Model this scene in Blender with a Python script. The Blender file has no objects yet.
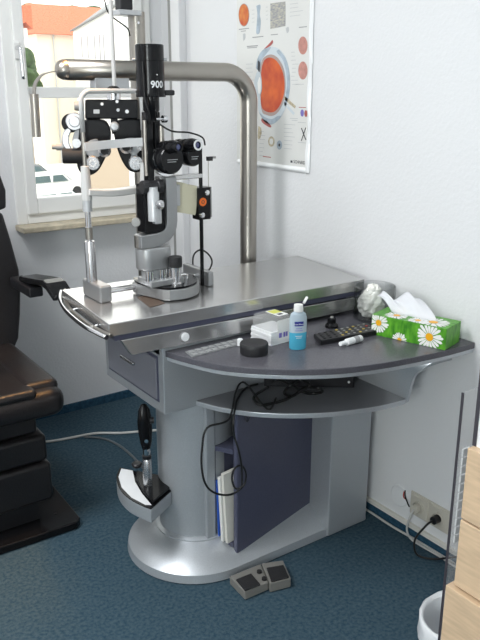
import bpy, bmesh, math, random
from mathutils import Vector, Matrix
random.seed(7)
SC = bpy.context.scene
COL = SC.collection
PI = math.pi

# ------------------------------------------------------------------ camera
F_PX, CX, CY, H = 739.0, 240.0, 320.0, 1.42
PITCH = math.atan(230.0 / F_PX)
YAW = math.radians(34.9)
FH = Vector((math.sin(YAW), math.cos(YAW), 0))
RT = Vector((math.cos(YAW), -math.sin(YAW), 0))
ZZ = Vector((0, 0, 1))
FW = FH * math.cos(PITCH) - ZZ * math.sin(PITCH)
UP = FH * math.sin(PITCH) + ZZ * math.cos(PITCH)
CAM = Vector((0, 0, H))


def ray(x, y):
    return FW + RT * ((x - CX) / F_PX) - UP * ((y - CY) / F_PX)


def az(x, y, z):                       # point of a measured line of sight at height z
    d = ray(x, y)
    return CAM + d * ((z - H) / d.z)


def ax(x, y, X):
    d = ray(x, y)
    return CAM + d * (X / d.x)


def ay(x, y, Y):
    d = ray(x, y)
    return CAM + d * (Y / d.y)


cam_data = bpy.data.cameras.new('camera')
cam_data.sensor_fit = 'VERTICAL'
cam_data.sensor_height = 24.0
cam_data.lens = F_PX / 640.0 * 24.0
cam_data.clip_end = 500
cam_ob = bpy.data.objects.new('camera', cam_data)
COL.objects.link(cam_ob)
cam_ob.matrix_world = Matrix(((RT.x, UP.x, -FW.x, 0), (RT.y, UP.y, -FW.y, 0), (RT.z, UP.z, -FW.z, H), (0, 0, 0, 1)))
SC.camera = cam_ob

# ------------------------------------------------------------------ materials


def mat(name, color, rough=0.5, metal=0.0, spec=0.5, noise=0.0, nscale=40.0, bump=0.0, bscale=60.0, stretch=None,
        trans=0.0, ior=1.45, coat=0.0, emit=None, alpha=None, color2=None, detail=3.0):
    m = bpy.data.materials.new(name)
    m.use_nodes = True
    nt = m.node_tree
    b = nt.nodes['Principled BSDF']
    c = (color[0], color[1], color[2], 1)
    b.inputs['Base Color'].default_value = c
    b.inputs['Roughness'].default_value = rough
    b.inputs['Metallic'].default_value = metal
    b.inputs['Specular IOR Level'].default_value = spec
    b.inputs['IOR'].default_value = ior
    b.inputs['Transmission Weight'].default_value = trans
    b.inputs['Coat Weight'].default_value = coat
    if alpha is not None:
        b.inputs['Alpha'].default_value = alpha
    if emit:
        b.inputs['Emission Color'].default_value = (*emit[:3], 1)
        b.inputs['Emission Strength'].default_value = emit[3]
    if noise or bump or color2:
        tc = nt.nodes.new('ShaderNodeTexCoord')
        mp = nt.nodes.new('ShaderNodeMapping')
        if stretch:
            mp.inputs['Scale'].default_value = stretch
        nt.links.new(tc.outputs['Object'], mp.inputs['Vector'])
        if noise or color2:
            n = nt.nodes.new('ShaderNodeTexNoise')
            n.inputs['Scale'].default_value = nscale
            n.inputs['Detail'].default_value = detail
            nt.links.new(mp.outputs['Vector'], n.inputs['Vector'])
            r = nt.nodes.new('ShaderNodeValToRGB')
            lo = color if color2 is None else color2
            k = noise
            r.color_ramp.elements[0].position = 0.32
            r.color_ramp.elements[1].position = 0.68
            if color2 is None:
                r.color_ramp.elements[0].color = (*[v * (1 - k) for v in color], 1)
                r.color_ramp.elements[1].color = (*[min(1, v * (1 + k)) for v in color], 1)
            else:
                r.color_ramp.elements[0].color = (*color, 1)
                r.color_ramp.elements[1].color = (*color2, 1)
            nt.links.new(n.outputs['Fac'], r.inputs['Fac'])
            nt.links.new(r.outputs['Color'], b.inputs['Base Color'])
        if bump:
            n2 = nt.nodes.new('ShaderNodeTexNoise')
            n2.inputs['Scale'].default_value = bscale
            n2.inputs['Detail'].default_value = 3
            nt.links.new(mp.outputs['Vector'], n2.inputs['Vector'])
            bp = nt.nodes.new('ShaderNodeBump')
            bp.inputs['Strength'].default_value = bump
            bp.inputs['Distance'].default_value = 0.004
            nt.links.new(n2.outputs['Fac'], bp.inputs['Height'])
            nt.links.new(bp.outputs['Normal'], b.inputs['Normal'])
    return m


def pane_mat(name, tint, refl, k=0.45, edge=None):
    m = bpy.data.materials.new(name)
    m.use_nodes = True
    nt = m.node_tree
    nt.nodes.remove(nt.nodes['Principled BSDF'])
    t = nt.nodes.new('ShaderNodeBsdfTransparent')
    t.inputs['Color'].default_value = (*tint, 1)
    g = nt.nodes.new('ShaderNodeBsdfGlossy')
    g.inputs['Roughness'].default_value = 0.03
    mx = nt.nodes.new('ShaderNodeMixShader')
    lw = nt.nodes.new('ShaderNodeLayerWeight')
    lw.inputs['Blend'].default_value = refl
    if edge:
        mc = nt.nodes.new('ShaderNodeMixRGB')
        mc.inputs['Color1'].default_value = (*tint, 1)
        mc.inputs['Color2'].default_value = (*edge, 1)
        nt.links.new(lw.outputs['Facing'], mc.inputs['Fac'])
        nt.links.new(mc.outputs['Color'], t.inputs['Color'])
    pw = nt.nodes.new('ShaderNodeMath')
    pw.operation = 'MULTIPLY_ADD'
    pw.inputs[1].default_value = k
    pw.inputs[2].default_value = 0.03
    nt.links.new(lw.outputs['Facing'], pw.inputs[0])
    nt.links.new(pw.outputs['Value'], mx.inputs['Fac'])
    nt.links.new(t.outputs['BSDF'], mx.inputs[1])
    nt.links.new(g.outputs['BSDF'], mx.inputs[2])
    nt.links.new(mx.outputs['Shader'], nt.nodes['Material Output'].inputs['Surface'])
    return m



def film_mat(name, k):
    m = bpy.data.materials.new(name)
    m.use_nodes = True
    nt = m.node_tree
    nt.nodes.remove(nt.nodes['Principled BSDF'])
    df = nt.nodes.new('ShaderNodeBsdfDiffuse')
    df.inputs['Color'].default_value = (0.88, 0.89, 0.89, 1)
    tl = nt.nodes.new('ShaderNodeBsdfTranslucent')
    tl.inputs['Color'].default_value = (0.88, 0.89, 0.89, 1)
    b = nt.nodes.new('ShaderNodeMixShader')
    nt.links.new(df.outputs['BSDF'], b.inputs[1])
    nt.links.new(tl.outputs['BSDF'], b.inputs[2])
    t = nt.nodes.new('ShaderNodeBsdfTransparent')
    mx = nt.nodes.new('ShaderNodeMixShader')
    mx.inputs['Fac'].default_value = k
    nt.links.new(t.outputs['BSDF'], mx.inputs[1])
    nt.links.new(b.outputs['Shader'], mx.inputs[2])
    nt.links.new(mx.outputs['Shader'], nt.nodes['Material Output'].inputs['Surface'])
    return m


M = dict(
    wall=mat('woodchip_wallpaper', (0.765, 0.77, 0.78), 0.9, spec=0.2, bump=0.30, bscale=95),
    ceil=mat('ceiling_paint', (0.85, 0.85, 0.85), 0.9),
    carpet=mat('blue_carpet', (0.028, 0.060, 0.088), 0.95, spec=0.05, color2=(0.066, 0.104, 0.128), nscale=95, bump=0.5, bscale=260, detail=8),
    carpet_strip=mat('blue_carpet_strip', (0.030, 0.078, 0.125), 0.95, spec=0.1, noise=0.25, nscale=80),
    cream=mat('cream_strip', (0.74, 0.72, 0.66), 0.5),
    white=mat('white_lacquer', (0.82, 0.82, 0.80), 0.35),
    whitep=mat('white_plastic', (0.78, 0.79, 0.80), 0.4),
    offwhite=mat('light_grey_enamel', (0.56, 0.56, 0.55), 0.3),
    sill=mat('beige_sill_stone', (0.50, 0.44, 0.33), 0.45, noise=0.18, nscale=30),
    silver=mat('silver_lacquer', (0.50, 0.525, 0.55), 0.36, metal=0.55, noise=0.05, nscale=300),
    silver2=mat('silver_lacquer_panel', (0.42, 0.445, 0.47), 0.42, metal=0.45, noise=0.05, nscale=300),
    instr=mat('instrument_grey_enamel', (0.36, 0.365, 0.37), 0.36, metal=0.6),
    alu=mat('brushed_aluminium', (0.58, 0.575, 0.57), 0.23, metal=0.85, noise=0.05, nscale=90, stretch=(1, 30, 30)),
    alu_bright=mat('polished_aluminium', (0.58, 0.58, 0.59), 0.25, metal=0.9),
    steel=mat('brushed_steel_tube', (0.38, 0.355, 0.32), 0.32, metal=1.0),
    chrome=mat('chrome', (0.75, 0.75, 0.76), 0.08, metal=1.0),
    purple=mat('anthracite_laminate', (0.072, 0.076, 0.118), 0.33, noise=0.08, nscale=200),
    drawer_shaded=mat('shaded_drawer_front', (0.20, 0.205, 0.235), 0.4),  # shade on the drawer's side face is put into this colour
    shelfgrey=mat('mid_grey_laminate', (0.20, 0.205, 0.22), 0.35),
    top=mat('anthracite_worktop', (0.088, 0.086, 0.100), 0.26, noise=0.12, nscale=250),
    black=mat('black_plastic', (0.012, 0.012, 0.014), 0.35),
    blackg=mat('glossy_black_enamel', (0.007, 0.007, 0.008), 0.16, spec=0.28),
    blackm=mat('matt_black_metal', (0.018, 0.018, 0.020), 0.5),
    leather=mat('black_leather', (0.012, 0.011, 0.012), 0.34, bump=0.25, bscale=180),
    rubber=mat('black_rubber', (0.015, 0.015, 0.016), 0.7, bump=0.3, bscale=300),
    greyp=mat('grey_plastic', (0.30, 0.30, 0.29), 0.45),
    lgrey=mat('light_grey_metal', (0.52, 0.53, 0.54), 0.35, metal=0.4),
    midgrey=mat('mid_grey_metal', (0.30, 0.31, 0.32), 0.35, metal=0.4),
    pedalg=mat('warm_grey_plastic', (0.19, 0.185, 0.17), 0.5),
    paper=mat('white_paper', (0.80, 0.80, 0.78), 0.8),
    creamp=mat('cream_plastic', (0.66, 0.62, 0.46), 0.45),
    socket=mat('cream_socket_plastic', (0.56, 0.53, 0.46), 0.4),
    orange=mat('orange_sticker', (0.85, 0.17, 0.02), 0.5),
    brown=mat('brown_glide_pad', (0.11, 0.075, 0.055), 0.5),
    cable_w=mat('white_cable_sheath', (0.55, 0.55, 0.53), 0.5),
    cable_g=mat('grey_cable_sheath', (0.10, 0.115, 0.125), 0.5),
    cable_b=mat('black_cable_sheath', (0.010, 0.010, 0.010), 0.45),
    beech=mat('beech_veneer', (0.60, 0.44, 0.29), 0.42, noise=0.10, nscale=14, stretch=(8, 1, 8)),
    dark_edge=mat('dark_edge_band', (0.05, 0.045, 0.055), 0.5),
    door=mat('wood_door', (0.50, 0.30, 0.13), 0.4, noise=0.15, nscale=10, stretch=(8, 8, 1)),
        frost=mat('translucent_plastic', (0.78, 0.80, 0.81), 0.25, trans=0.35, ior=1.3),
    cotton=mat('cotton_wool', (0.86, 0.85, 0.80), 0.95, spec=0.1, bump=0.6, bscale=120),
    tissue=mat('tissue_paper', (0.72, 0.73, 0.76), 0.9, spec=0.1),
    green=mat('grass_print', (0.035, 0.20, 0.012), 0.35, color2=(0.13, 0.42, 0.03), nscale=38, stretch=(2.2, 2.2, 0.8)),
    petal=mat('daisy_petal_print', (0.85, 0.85, 0.83), 0.4),
    yolk=mat('daisy_centre_print', (0.85, 0.42, 0.01), 0.4),
    gel=mat('blue_gel', (0.10, 0.50, 0.72), 0.18, trans=0.25, ior=1.2),
    bottle=mat('clear_bottle_plastic', (0.55, 0.66, 0.74), 0.2, trans=0.3, ior=1.2),
    navy=mat('navy_label', (0.015, 0.025, 0.22), 0.4),
    blue=mat('blue_folder_card', (0.03, 0.12, 0.55), 0.5),
    ylabel=mat('yellow_green_label', (0.60, 0.62, 0.12), 0.5),
    violet=mat('violet_print', (0.20, 0.17, 0.50), 0.5),
    ink=mat('grey_ink', (0.33, 0.33, 0.34), 0.7),
    inkd=mat('dark_ink', (0.05, 0.05, 0.06), 0.7),
    inkl=mat('pale_grey_ink', (0.52, 0.53, 0.54), 0.7),
    sheet=mat('poster_paper', (0.70, 0.70, 0.68), 0.35),
    lam=mat('poster_laminate', (0.86, 0.87, 0.88), 0.12),
    sclera=mat('print_blue_grey', (0.36, 0.43, 0.50), 0.5, noise=0.15, nscale=40),
    sclera2=mat('print_pale_blue', (0.58, 0.64, 0.68), 0.5),
    choroid=mat('print_dusky', (0.40, 0.30, 0.27), 0.5),
    fundus=mat('print_red_orange', (0.40, 0.022, 0.005), 0.5, color2=(0.68, 0.12, 0.012), nscale=13),
    muscle=mat('print_dark_red', (0.42, 0.10, 0.09), 0.5),
    fund2=mat('print_fundus_orange', (0.55, 0.07, 0.012), 0.5, color2=(0.65, 0.20, 0.03), nscale=40),
    pinkd=mat('print_pink_brown', (0.52, 0.24, 0.20), 0.5, noise=0.15, nscale=60),
    olive=mat('print_ochre', (0.50, 0.43, 0.30), 0.5, noise=0.25, nscale=90),
    tex=mat('print_tissue_section', (0.55, 0.52, 0.42), 0.5, color2=(0.25, 0.26, 0.30), nscale=60, stretch=(1, 1, 4)),
    keypad=mat('keypad_membrane', (0.20, 0.205, 0.21), 0.4),
    keyb=mat('keypad_button', (0.29, 0.295, 0.30), 0.4),
    rbtn=mat('red_button', (0.45, 0.05, 0.04), 0.4),
    ybtn=mat('yellow_button', (0.55, 0.42, 0.10), 0.4),
    bglass=mat('bluish_lens', (0.03, 0.04, 0.14), 0.06, coat=1.0),
    bag=mat('white_bin_liner', (0.72, 0.74, 0.76), 0.35, bump=0.6, bscale=25),
    rooftile=mat('orange_roof_tiles', (0.62, 0.17, 0.09), 0.8, noise=0.12, nscale=6),
    plaster=mat('pale_render', (0.80, 0.74, 0.62), 0.9),
    plasterw=mat('white_render', (0.85, 0.82, 0.80), 0.9),
    tan=mat('tan_wall', (0.42, 0.34, 0.26), 0.9),
    eave=mat('grey_gutter', (0.20, 0.21, 0.22), 0.6),
    asphalt=mat('pale_paving', (0.75, 0.75, 0.73), 0.9),
    carw=mat('white_car_paint', (0.80, 0.82, 0.82), 0.3),
    carg=mat('grey_car_paint', (0.14, 0.16, 0.18), 0.3),
    carglass=mat('car_window', (0.08, 0.13, 0.14), 0.1),
    foliage=mat('green_foliage', (0.05, 0.09, 0.03), 0.9, noise=0.4, nscale=2),
    pane=pane_mat('window_glass', (0.96, 0.98, 0.97), 0.12),
    glass=pane_mat('clear_glass', (0.985, 0.99, 0.99), 0.30, 0.5, (0.45, 0.48, 0.48)),
    film=film_mat('translucent_film', 0.22),
    lidfilm=film_mat('clear_lid_plastic', 0.22),
)

# ------------------------------------------------------------------ mesh builder


class MB:
    def __init__(self):
        self.v = []
        self.f = []
        self.s = []

    def add(self, vs, fs, smooth=False):
        o = len(self.v)
        self.v += [Vector(p) for p in vs]
        self.f += [[i + o for i in f] for f in fs]
        self.s += [smooth] * len(fs)
        return self

    def box(self, x0, x1, y0, y1, z0, z1, M4=None):
        vs = [Vector((x, y, z)) for z in (z0, z1) for y in (y0, y1) for x in (x0, x1)]
        if M4 is not None:
            vs = [M4 @ p for p in vs]
        return self.add(vs, [(0, 2, 3, 1), (4, 5, 7, 6), (0, 1, 5, 4), (2, 6, 7, 3), (0, 4, 6, 2), (1, 3, 7, 5)])

    def hexa(self, b, t):              # 4 bottom + 4 top corner points, counter-clockwise from above
        return self.add(list(b) + list(t), [(3, 2, 1, 0), (4, 5, 6, 7), (0, 1, 5, 4), (1, 2, 6, 5), (2, 3, 7, 6), (3, 0, 4, 7)])

    def prism(self, poly, z0, z1, top_poly=None, smooth=False):
        n = len(poly)
        t = top_poly or poly
        a = sum(poly[i][0] * poly[(i + 1) % n][1] - poly[(i + 1) % n][0] * poly[i][1] for i in range(n))
        if a < 0:
            poly = poly[::-1]
            t = t[::-1]
        vs = [(p[0], p[1], z0) for p in poly] + [(p[0], p[1], z1) for p in t]
        self.add(vs, [list(range(n))[::-1], list(range(n, 2 * n))])
        o = len(self.v) - 2 * n
        for i in range(n):
            j = (i + 1) % n
            self.f.append([o + i, o + j, o + n + j, o + n + i])
            self.s.append(smooth)
        return self

    def slab(self, pts, offset):       # planar polygon of 3-D points given thickness by a vector
        n = len(pts)
        offset = Vector(offset)
        pts = [Vector(p) for p in pts]
        nr = Vector((0, 0, 0))
        for i in range(n):
            nr += pts[i].cross(pts[(i + 1) % n])
        if nr.dot(offset) > 0:
            pts = pts[::-1]
        vs = pts + [p + offset for p in pts]
        fs = [list(range(n)), list(range(2 * n - 1, n - 1, -1))]
        for i in range(n):
            j = (i + 1) % n
            fs.append([j, i, n + i, n + j])
        return self.add(vs, fs)

    def lathe(self, prof, M4=None, n=28):
        """prof: (r, z) list; revolved round local z; sharp corners kept."""
        M4 = M4 or Matrix.Identity(4)
        segs = []
        for i in range(len(prof) - 1):
            segs.append((Vector(prof[i]), Vector(prof[i + 1])))
        prev_ring = None
        for k, (a, b) in enumerate(segs):
            if (b - a).length < 1e-7:
                continue
            flat = abs((b - a).y) < 1e-6
            share = False
            if k and prev_ring is not None:
                pa, pb = segs[k - 1]
                if (pb - pa).length > 1e-7 and (pb - pa).angle(b - a) < 0.6:
                    share = True

            def ring(p):
                if p.x < 1e-6:
                    self.v.append(M4 @ Vector((0, 0, p.y)))
                    return [len(self.v) - 1]
                r = []
                for i in range(n):
                    t = 2 * PI * i / n
                    self.v.append(M4 @ Vector((p.x * math.cos(t), p.x * math.sin(t), p.y)))
                    r.append(len(self.v) - 1)
                return r
            r0 = prev_ring if share else ring(a)
            r1 = ring(b)
            for i in range(n):
                j = (i + 1) % n
                if len(r0) == 1 and len(r1) == 1:
                    continue
                if len(r0) == 1:
                    self.f.append([r0[0], r1[j], r1[i]])
                elif len(r1) == 1:
                    self.f.append([r0[i], r0[j], r1[0]])
                else:
                    self.f.append([r0[i], r0[j], r1[j], r1[i]])
                self.s.append(not flat)
            prev_ring = r1
        return self

    def cyl(self, p0, p1, r0, r1=None, n=24):
        p0 = Vector(p0)
        p1 = Vector(p1)
        r1 = r0 if r1 is None else r1
        d = p1 - p0
        L = d.length
        M4 = Matrix.Translation(p0) @ d.to_track_quat('Z', 'Y').to_matrix().to_4x4()
        return self.lathe([(0, 0), (r0, 0), (r1, L), (0, L)], M4, n)

    def lathe_dir(self, prof, p0, d, n=28):
        M4 = Matrix.Translation(Vector(p0)) @ Vector(d).to_track_quat('Z', 'Y').to_matrix().to_4x4()
        return self.lathe(prof, M4, n)

    def ball(self, c, r, n=16, sq=(1, 1, 1)):
        prof = [(max(0, r * math.sin(PI * i / n)), -r * math.cos(PI * i / n)) for i in range(n + 1)]
        prof[0] = (0, -r)
        prof[-1] = (0, r)
        M4 = Matrix.Translation(Vector(c)) @ Matrix.Diagonal((sq[0], sq[1], sq[2], 1))
        return self.lathe(prof, M4, n * 2)

    def tube(self, pts, r, n=12, caps=True):
        pts = [Vector(p) for p in pts]
        rs = r if isinstance(r, (list, tuple)) else [r] * len(pts)
        T = []
        for i in range(len(pts)):
            a = pts[max(0, i - 1)]
            b = pts[min(len(pts) - 1, i + 1)]
            T.append((b - a).normalized())
        up = Vector((0, 0, 1)) if abs(T[0].z) < 0.9 else Vector((1, 0, 0))
        u = (up - T[0] * up.dot(T[0])).normalized()
        o = len(self.v)
        for i, p in enumerate(pts):
            u = (u - T[i] * u.dot(T[i])).normalized()
            w = T[i].cross(u)
            for k in range(n):
                t = 2 * PI * k / n
                self.v.append(p + (u * math.cos(t) + w * math.sin(t)) * rs[i])
        for i in range(len(pts) - 1):
            for k in range(n):
                j = (k + 1) % n
                self.f.append([o + i * n + k, o + i * n + j, o + (i + 1) * n + j, o + (i + 1) * n + k])
                self.s.append(True)
        if caps:
            self.f.append([o + k for k in range(n)][::-1])
            self.s.append(False)
            e = o + (len(pts) - 1) * n
            self.f.append([e + k for k in range(n)])
            self.s.append(False)
        return self

    def ribbon(self, pts, side, w, th):
        """a flat bar along pts: half-width w along the vector side, thickness th across."""
        pts = [Vector(p) for p in pts]
        side = Vector(side).normalized()
        o = len(self.v)
        for i, p in enumerate(pts):
            t = (pts[min(len(pts) - 1, i + 1)] - pts[max(0, i - 1)]).normalized()
            nrm = t.cross(side).normalized()
            for a, b in ((-w, -th / 2), (w, -th / 2), (w, th / 2), (-w, th / 2)):
                self.v.append(p + side * a + nrm * b)
        for i in range(len(pts) - 1):
            for k in range(4):
                j = (k + 1) % 4
                self.f.append([o + i * 4 + k, o + i * 4 + j, o + i * 4 + 4 + j, o + i * 4 + 4 + k])
                self.s.append(False)
        e = o + (len(pts) - 1) * 4
        self.f += [[o + 3, o + 2, o + 1, o], [e, e + 1, e + 2, e + 3]]
        self.s += [False, False]
        return self

    def build(self, name, m, parent=None, bevel=0.0, seg=2, smooth=None, subsurf=0, label=None):
        me = bpy.data.meshes.new(name)
        off = root_loc(parent) if parent is not None else Vector((0, 0, 0))
        me.from_pydata([tuple(p - off) for p in self.v], [], self.f)
        for p, s in zip(me.polygons, self.s):
            p.use_smooth = s if smooth is None else smooth
        me.materials.append(m)
        bm = bmesh.new()
        bm.from_mesh(me)
        bmesh.ops.recalc_face_normals(bm, faces=bm.faces)
        bm.to_mesh(me)
        bm.free()
        me.update()
        o = bpy.data.objects.new(name, me)
        COL.objects.link(o)
        if parent is not None:
            o.parent = parent
        if bevel:
            b = o.modifiers.new('bevel', 'BEVEL')
            b.width = bevel
            b.segments = seg
            b.limit_method = 'ANGLE'
            b.angle_limit = math.radians(40)
        if subsurf:
            s = o.modifiers.new('subd', 'SUBSURF')
            s.levels = s.render_levels = subsurf
        if label:
            o['label'] = label
        return o


def root_loc(o):
    while o.parent is not None:
        o = o.parent
    return Vector(o.location)


def thing(name, label, cat, loc, group=None):
    o = bpy.data.objects.new(name, None)
    COL.objects.link(o)
    o.location = Vector(loc)
    o.empty_display_size = 0.05
    o['label'] = label
    o['category'] = cat
    if group:
        o['group'] = group
    return o


def tag(o, label, cat, group=None):
    o['label'] = label
    o['category'] = cat
    if group:
        o['group'] = group
    return o


def struct(o):
    o['kind'] = 'structure'
    return o


def spline(pts, k=8):
    pts = [Vector(p) for p in pts]
    out = []
    n = len(pts)
    for i in range(n - 1):
        p0 = pts[max(0, i - 1)]
        p1 = pts[i]
        p2 = pts[i + 1]
        p3 = pts[min(n - 1, i + 2)]
        for j in range(k):
            t = j / k
            out.append(0.5 * ((2 * p1) + (p2 - p0) * t + (2 * p0 - 5 * p1 + 4 * p2 - p3) * t * t + (3 * p1 - p0 - 3 * p2 + p3) * t ** 3))
    out.append(pts[-1])
    return out


def spline2(pts, k=6):
    return [(p.x, p.y) for p in spline([(a, b, 0) for a, b in pts], k)]


def circle2(cx, cy, r, a0=0, a1=360, n=24, closed=True):
    m = n if closed else n + 1
    return [(cx + r * math.cos(math.radians(a0 + (a1 - a0) * i / n)), cy + r * math.sin(math.radians(a0 + (a1 - a0) * i / n))) for i in range(m)]


def rrect(x0, x1, y0, y1, r, n=6):
    out = []
    for cx, cy, a in ((x1 - r, y1 - r, 0), (x0 + r, y1 - r, 90), (x0 + r, y0 + r, 180), (x1 - r, y0 + r, 270)):
        for i in range(n + 1):
            t = math.radians(a + 90 * i / n)
            out.append((cx + r * math.cos(t), cy + r * math.sin(t)))
    return out


def text_part(name, s, size, m, parent, fn, bold=0.0, align='CENTER'):
    """lettering as a thin mesh; fn maps (x, y, depth) of the flat text to the world."""
    cu = bpy.data.curves.new('t', 'FONT')
    cu.body = s
    cu.size = size
    cu.align_x = align
    cu.extrude = 0.0
    cu.offset = bold
    cu.resolution_u = 3
    ob = bpy.data.objects.new('t', cu)
    COL.objects.link(ob)
    dg = bpy.context.evaluated_depsgraph_get()
    me = bpy.data.meshes.new_from_object(ob.evaluated_get(dg))
    vs = [fn(v.co.x, v.co.y) for v in me.vertices]
    fs = [list(p.vertices) for p in me.polygons]
    bpy.data.objects.remove(ob)
    bpy.data.curves.remove(cu)
    bpy.data.meshes.remove(me)
    mb = MB()
    mb.add(vs, fs)
    return mb.build(name, m, parent)


# ------------------------------------------------------------------ the room
XW, YB = 1.698, 3.03                   # right wall, window wall
XL, YF, ZC = -1.7, -1.7, 2.6

struct(MB().box(XL - 0.2, XW + 0.2, YF - 0.2, YB + 0.25, -0.12, 0.0).build('floor', M['carpet']))
struct(MB().box(XL - 0.2, XW + 0.2, YF - 0.2, YB + 0.25, ZC, ZC + 0.12).build('ceiling', M['ceil']))
struct(MB().box(XW, XW + 0.2, YF - 0.2, YB + 0.25, 0, ZC).build('wall_right', M['wall']))
FX0, FX1, FZ0, FZ1 = -1.50, -0.25, 0.75, 2.05
wf = MB()
wf.box(XL - 0.2, XL, YF - 0.2, FX0, 0, ZC)
wf.box(XL - 0.2, XL, FX1, YB + 0.25, 0, ZC)
wf.box(XL - 0.2, XL, FX0, FX1, 0, FZ0)
wf.box(XL - 0.2, XL, FX0, FX1, FZ1, ZC)
struct(wf.build('wall_left', M['wall']))
# unseen window added in the left wall to carry the fill light
win2 = bpy.data.objects.new('fill_window', None)
COL.objects.link(win2)
win2.location = (XL, FX0, FZ0)
struct(win2)
f2 = MB()
for (xa, xb, za, zb) in ((FX0, FX0 + 0.06, FZ0, FZ1), (FX1 - 0.06, FX1, FZ0, FZ1), (FX0 + 0.06, FX1 - 0.06, FZ0, FZ0 + 0.06), (FX0 + 0.06, FX1 - 0.06, FZ1 - 0.06, FZ1), (-0.90, -0.84, FZ0 + 0.06, FZ1 - 0.06)):
    f2.box(XL - 0.07, XL + 0.01, xa, xb, za, zb)
f2.build('window_frame', M['white'], win2, bevel=0.004)
MB().box(XL - 0.04, XL - 0.036, FX0 + 0.06, FX1 - 0.06, FZ0 + 0.06, FZ1 - 0.06).build('window_pane', M['pane'], win2)
struct(MB().box(XL, XW, YF - 0.2, YF, 0, ZC).build('wall_front', M['wall']))
WX0, WX1, WZ0, WZ1 = 0.985, 1.635, 0.885, 2.25
wb = MB()
wb.box(XL, WX0, YB, YB + 0.25, 0, ZC)
wb.box(WX1, XW, YB, YB + 0.25, 0, ZC)
wb.box(WX0, WX1, YB, YB + 0.25, 0, WZ0)
wb.box(WX0, WX1, YB, YB + 0.25, WZ1, ZC)
struct(wb.build('wall_back', M['wall']))
struct(MB().box(XL, XW, YB - 0.012, YB, 0, 0.036).build('baseboard_back', M['carpet_strip']))
struct(MB().box(XW - 0.010, XW, YF, YB - 0.012, 0, 0.031).build('baseboard_right', M['carpet_strip']))
struct(MB().box(XW - 0.013, XW, YF, YB - 0.012, 0.031, 0.046).build('trim_1', M['cream'], bevel=0.002))
# boxed-in heating pipe in the corner on the right wall
struct(MB().box(XW - 0.035, XW, 2.825, 2.895, 0.046, ZC).build('trim_2', M['wall'], bevel=0.003))
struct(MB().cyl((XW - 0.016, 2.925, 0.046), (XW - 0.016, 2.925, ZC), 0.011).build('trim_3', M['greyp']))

# window: frame, sash, bar, glass, handle, sill
win = bpy.data.objects.new('window_1', None)
COL.objects.link(win)
win.location = (WX0, YB, WZ0)
struct(win)
fr = MB()
yo0, yo1 = YB - 0.012, YB + 0.06
fr.box(WX0, WX0 + 0.045, yo0, yo1, WZ0, WZ1)
fr.box(WX1 - 0.045, WX1, yo0, yo1, WZ0, WZ1)
fr.box(WX0 + 0.045, WX1 - 0.045, yo0, yo1, WZ0, WZ0 + 0.045)
fr.box(WX0 + 0.045, WX1 - 0.045, yo0, yo1, WZ1 - 0.045, WZ1)
fr.build('window_frame', M['white'], win, bevel=0.004)
GX0, GX1, GZ0, GZ1 = 1.072, 1.548, 0.992, 2.16
sa = MB()
ys0, ys1 = YB - 0.026, YB + 0.03
sa.box(WX0 + 0.043, GX0, ys0, ys1, WZ0 + 0.04, WZ1 - 0.04)
sa.box(GX1, WX1 - 0.043, ys0, ys1, WZ0 + 0.04, WZ1 - 0.04)
sa.box(GX0, GX1, ys0, ys1, WZ0 + 0.04, GZ0)
sa.box(GX0, GX1, ys0, ys1, GZ1, WZ1 - 0.04)
sash = sa.build('window_sash', M['white'], win, bevel=0.005)
MB().box(GX0, GX1, YB - 0.008, YB + 0.02, 1.388, 1.432).build('glazing_bar', M['white'], sash, bevel=0.003)
MB().box(GX0, GX1, YB + 0.004, YB + 0.008, GZ0, GZ1).build('window_pane', M['pane'], win)
hd = MB()
hd.box(1.022, 1.048, YB - 0.036, YB - 0.026, 1.535, 1.60)
hd.build('handle_plate', M['white'], sash, bevel=0.004)
MB().tube(spline([(1.035, YB - 0.03, 1.575), (1.035, YB - 0.066, 1.575), (1.037, YB - 0.07, 1.55), (1.039, YB - 0.07, 1.46)], 5), 0.009).build('window_handle', M['chrome'], sash)
struct(MB().box(WX0 - 0.008, WX1 + 0.01, YB - 0.10, YB + 0.06, 0.862, 0.885).build('trim_4', M['sill'], bevel=0.004))

# wooden door on the left wall (seen only in reflections)
dr = bpy.data.objects.new('door_1', None)
COL.objects.link(dr)
dr.location = (XL, 0.4, 0)
struct(dr)
MB().box(XL, XL + 0.04, 0.0, 0.85, 0, 2.02).build('door_leaf', M['door'], dr, bevel=0.004)
MB().tube(spline([(XL + 0.04, 0.08, 1.03), (XL + 0.08, 0.08, 1.03), (XL + 0.09, 0.10, 1.03), (XL + 0.09, 0.20, 1.03)], 5), 0.010).build('door_handle', M['chrome'], dr)

# ------------------------------------------------------------------ outside the window
GZ = -4.6
struct(MB().box(-10, 90, 6.0, 120, GZ - 0.3, GZ).build('ground', M['asphalt']))


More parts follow.
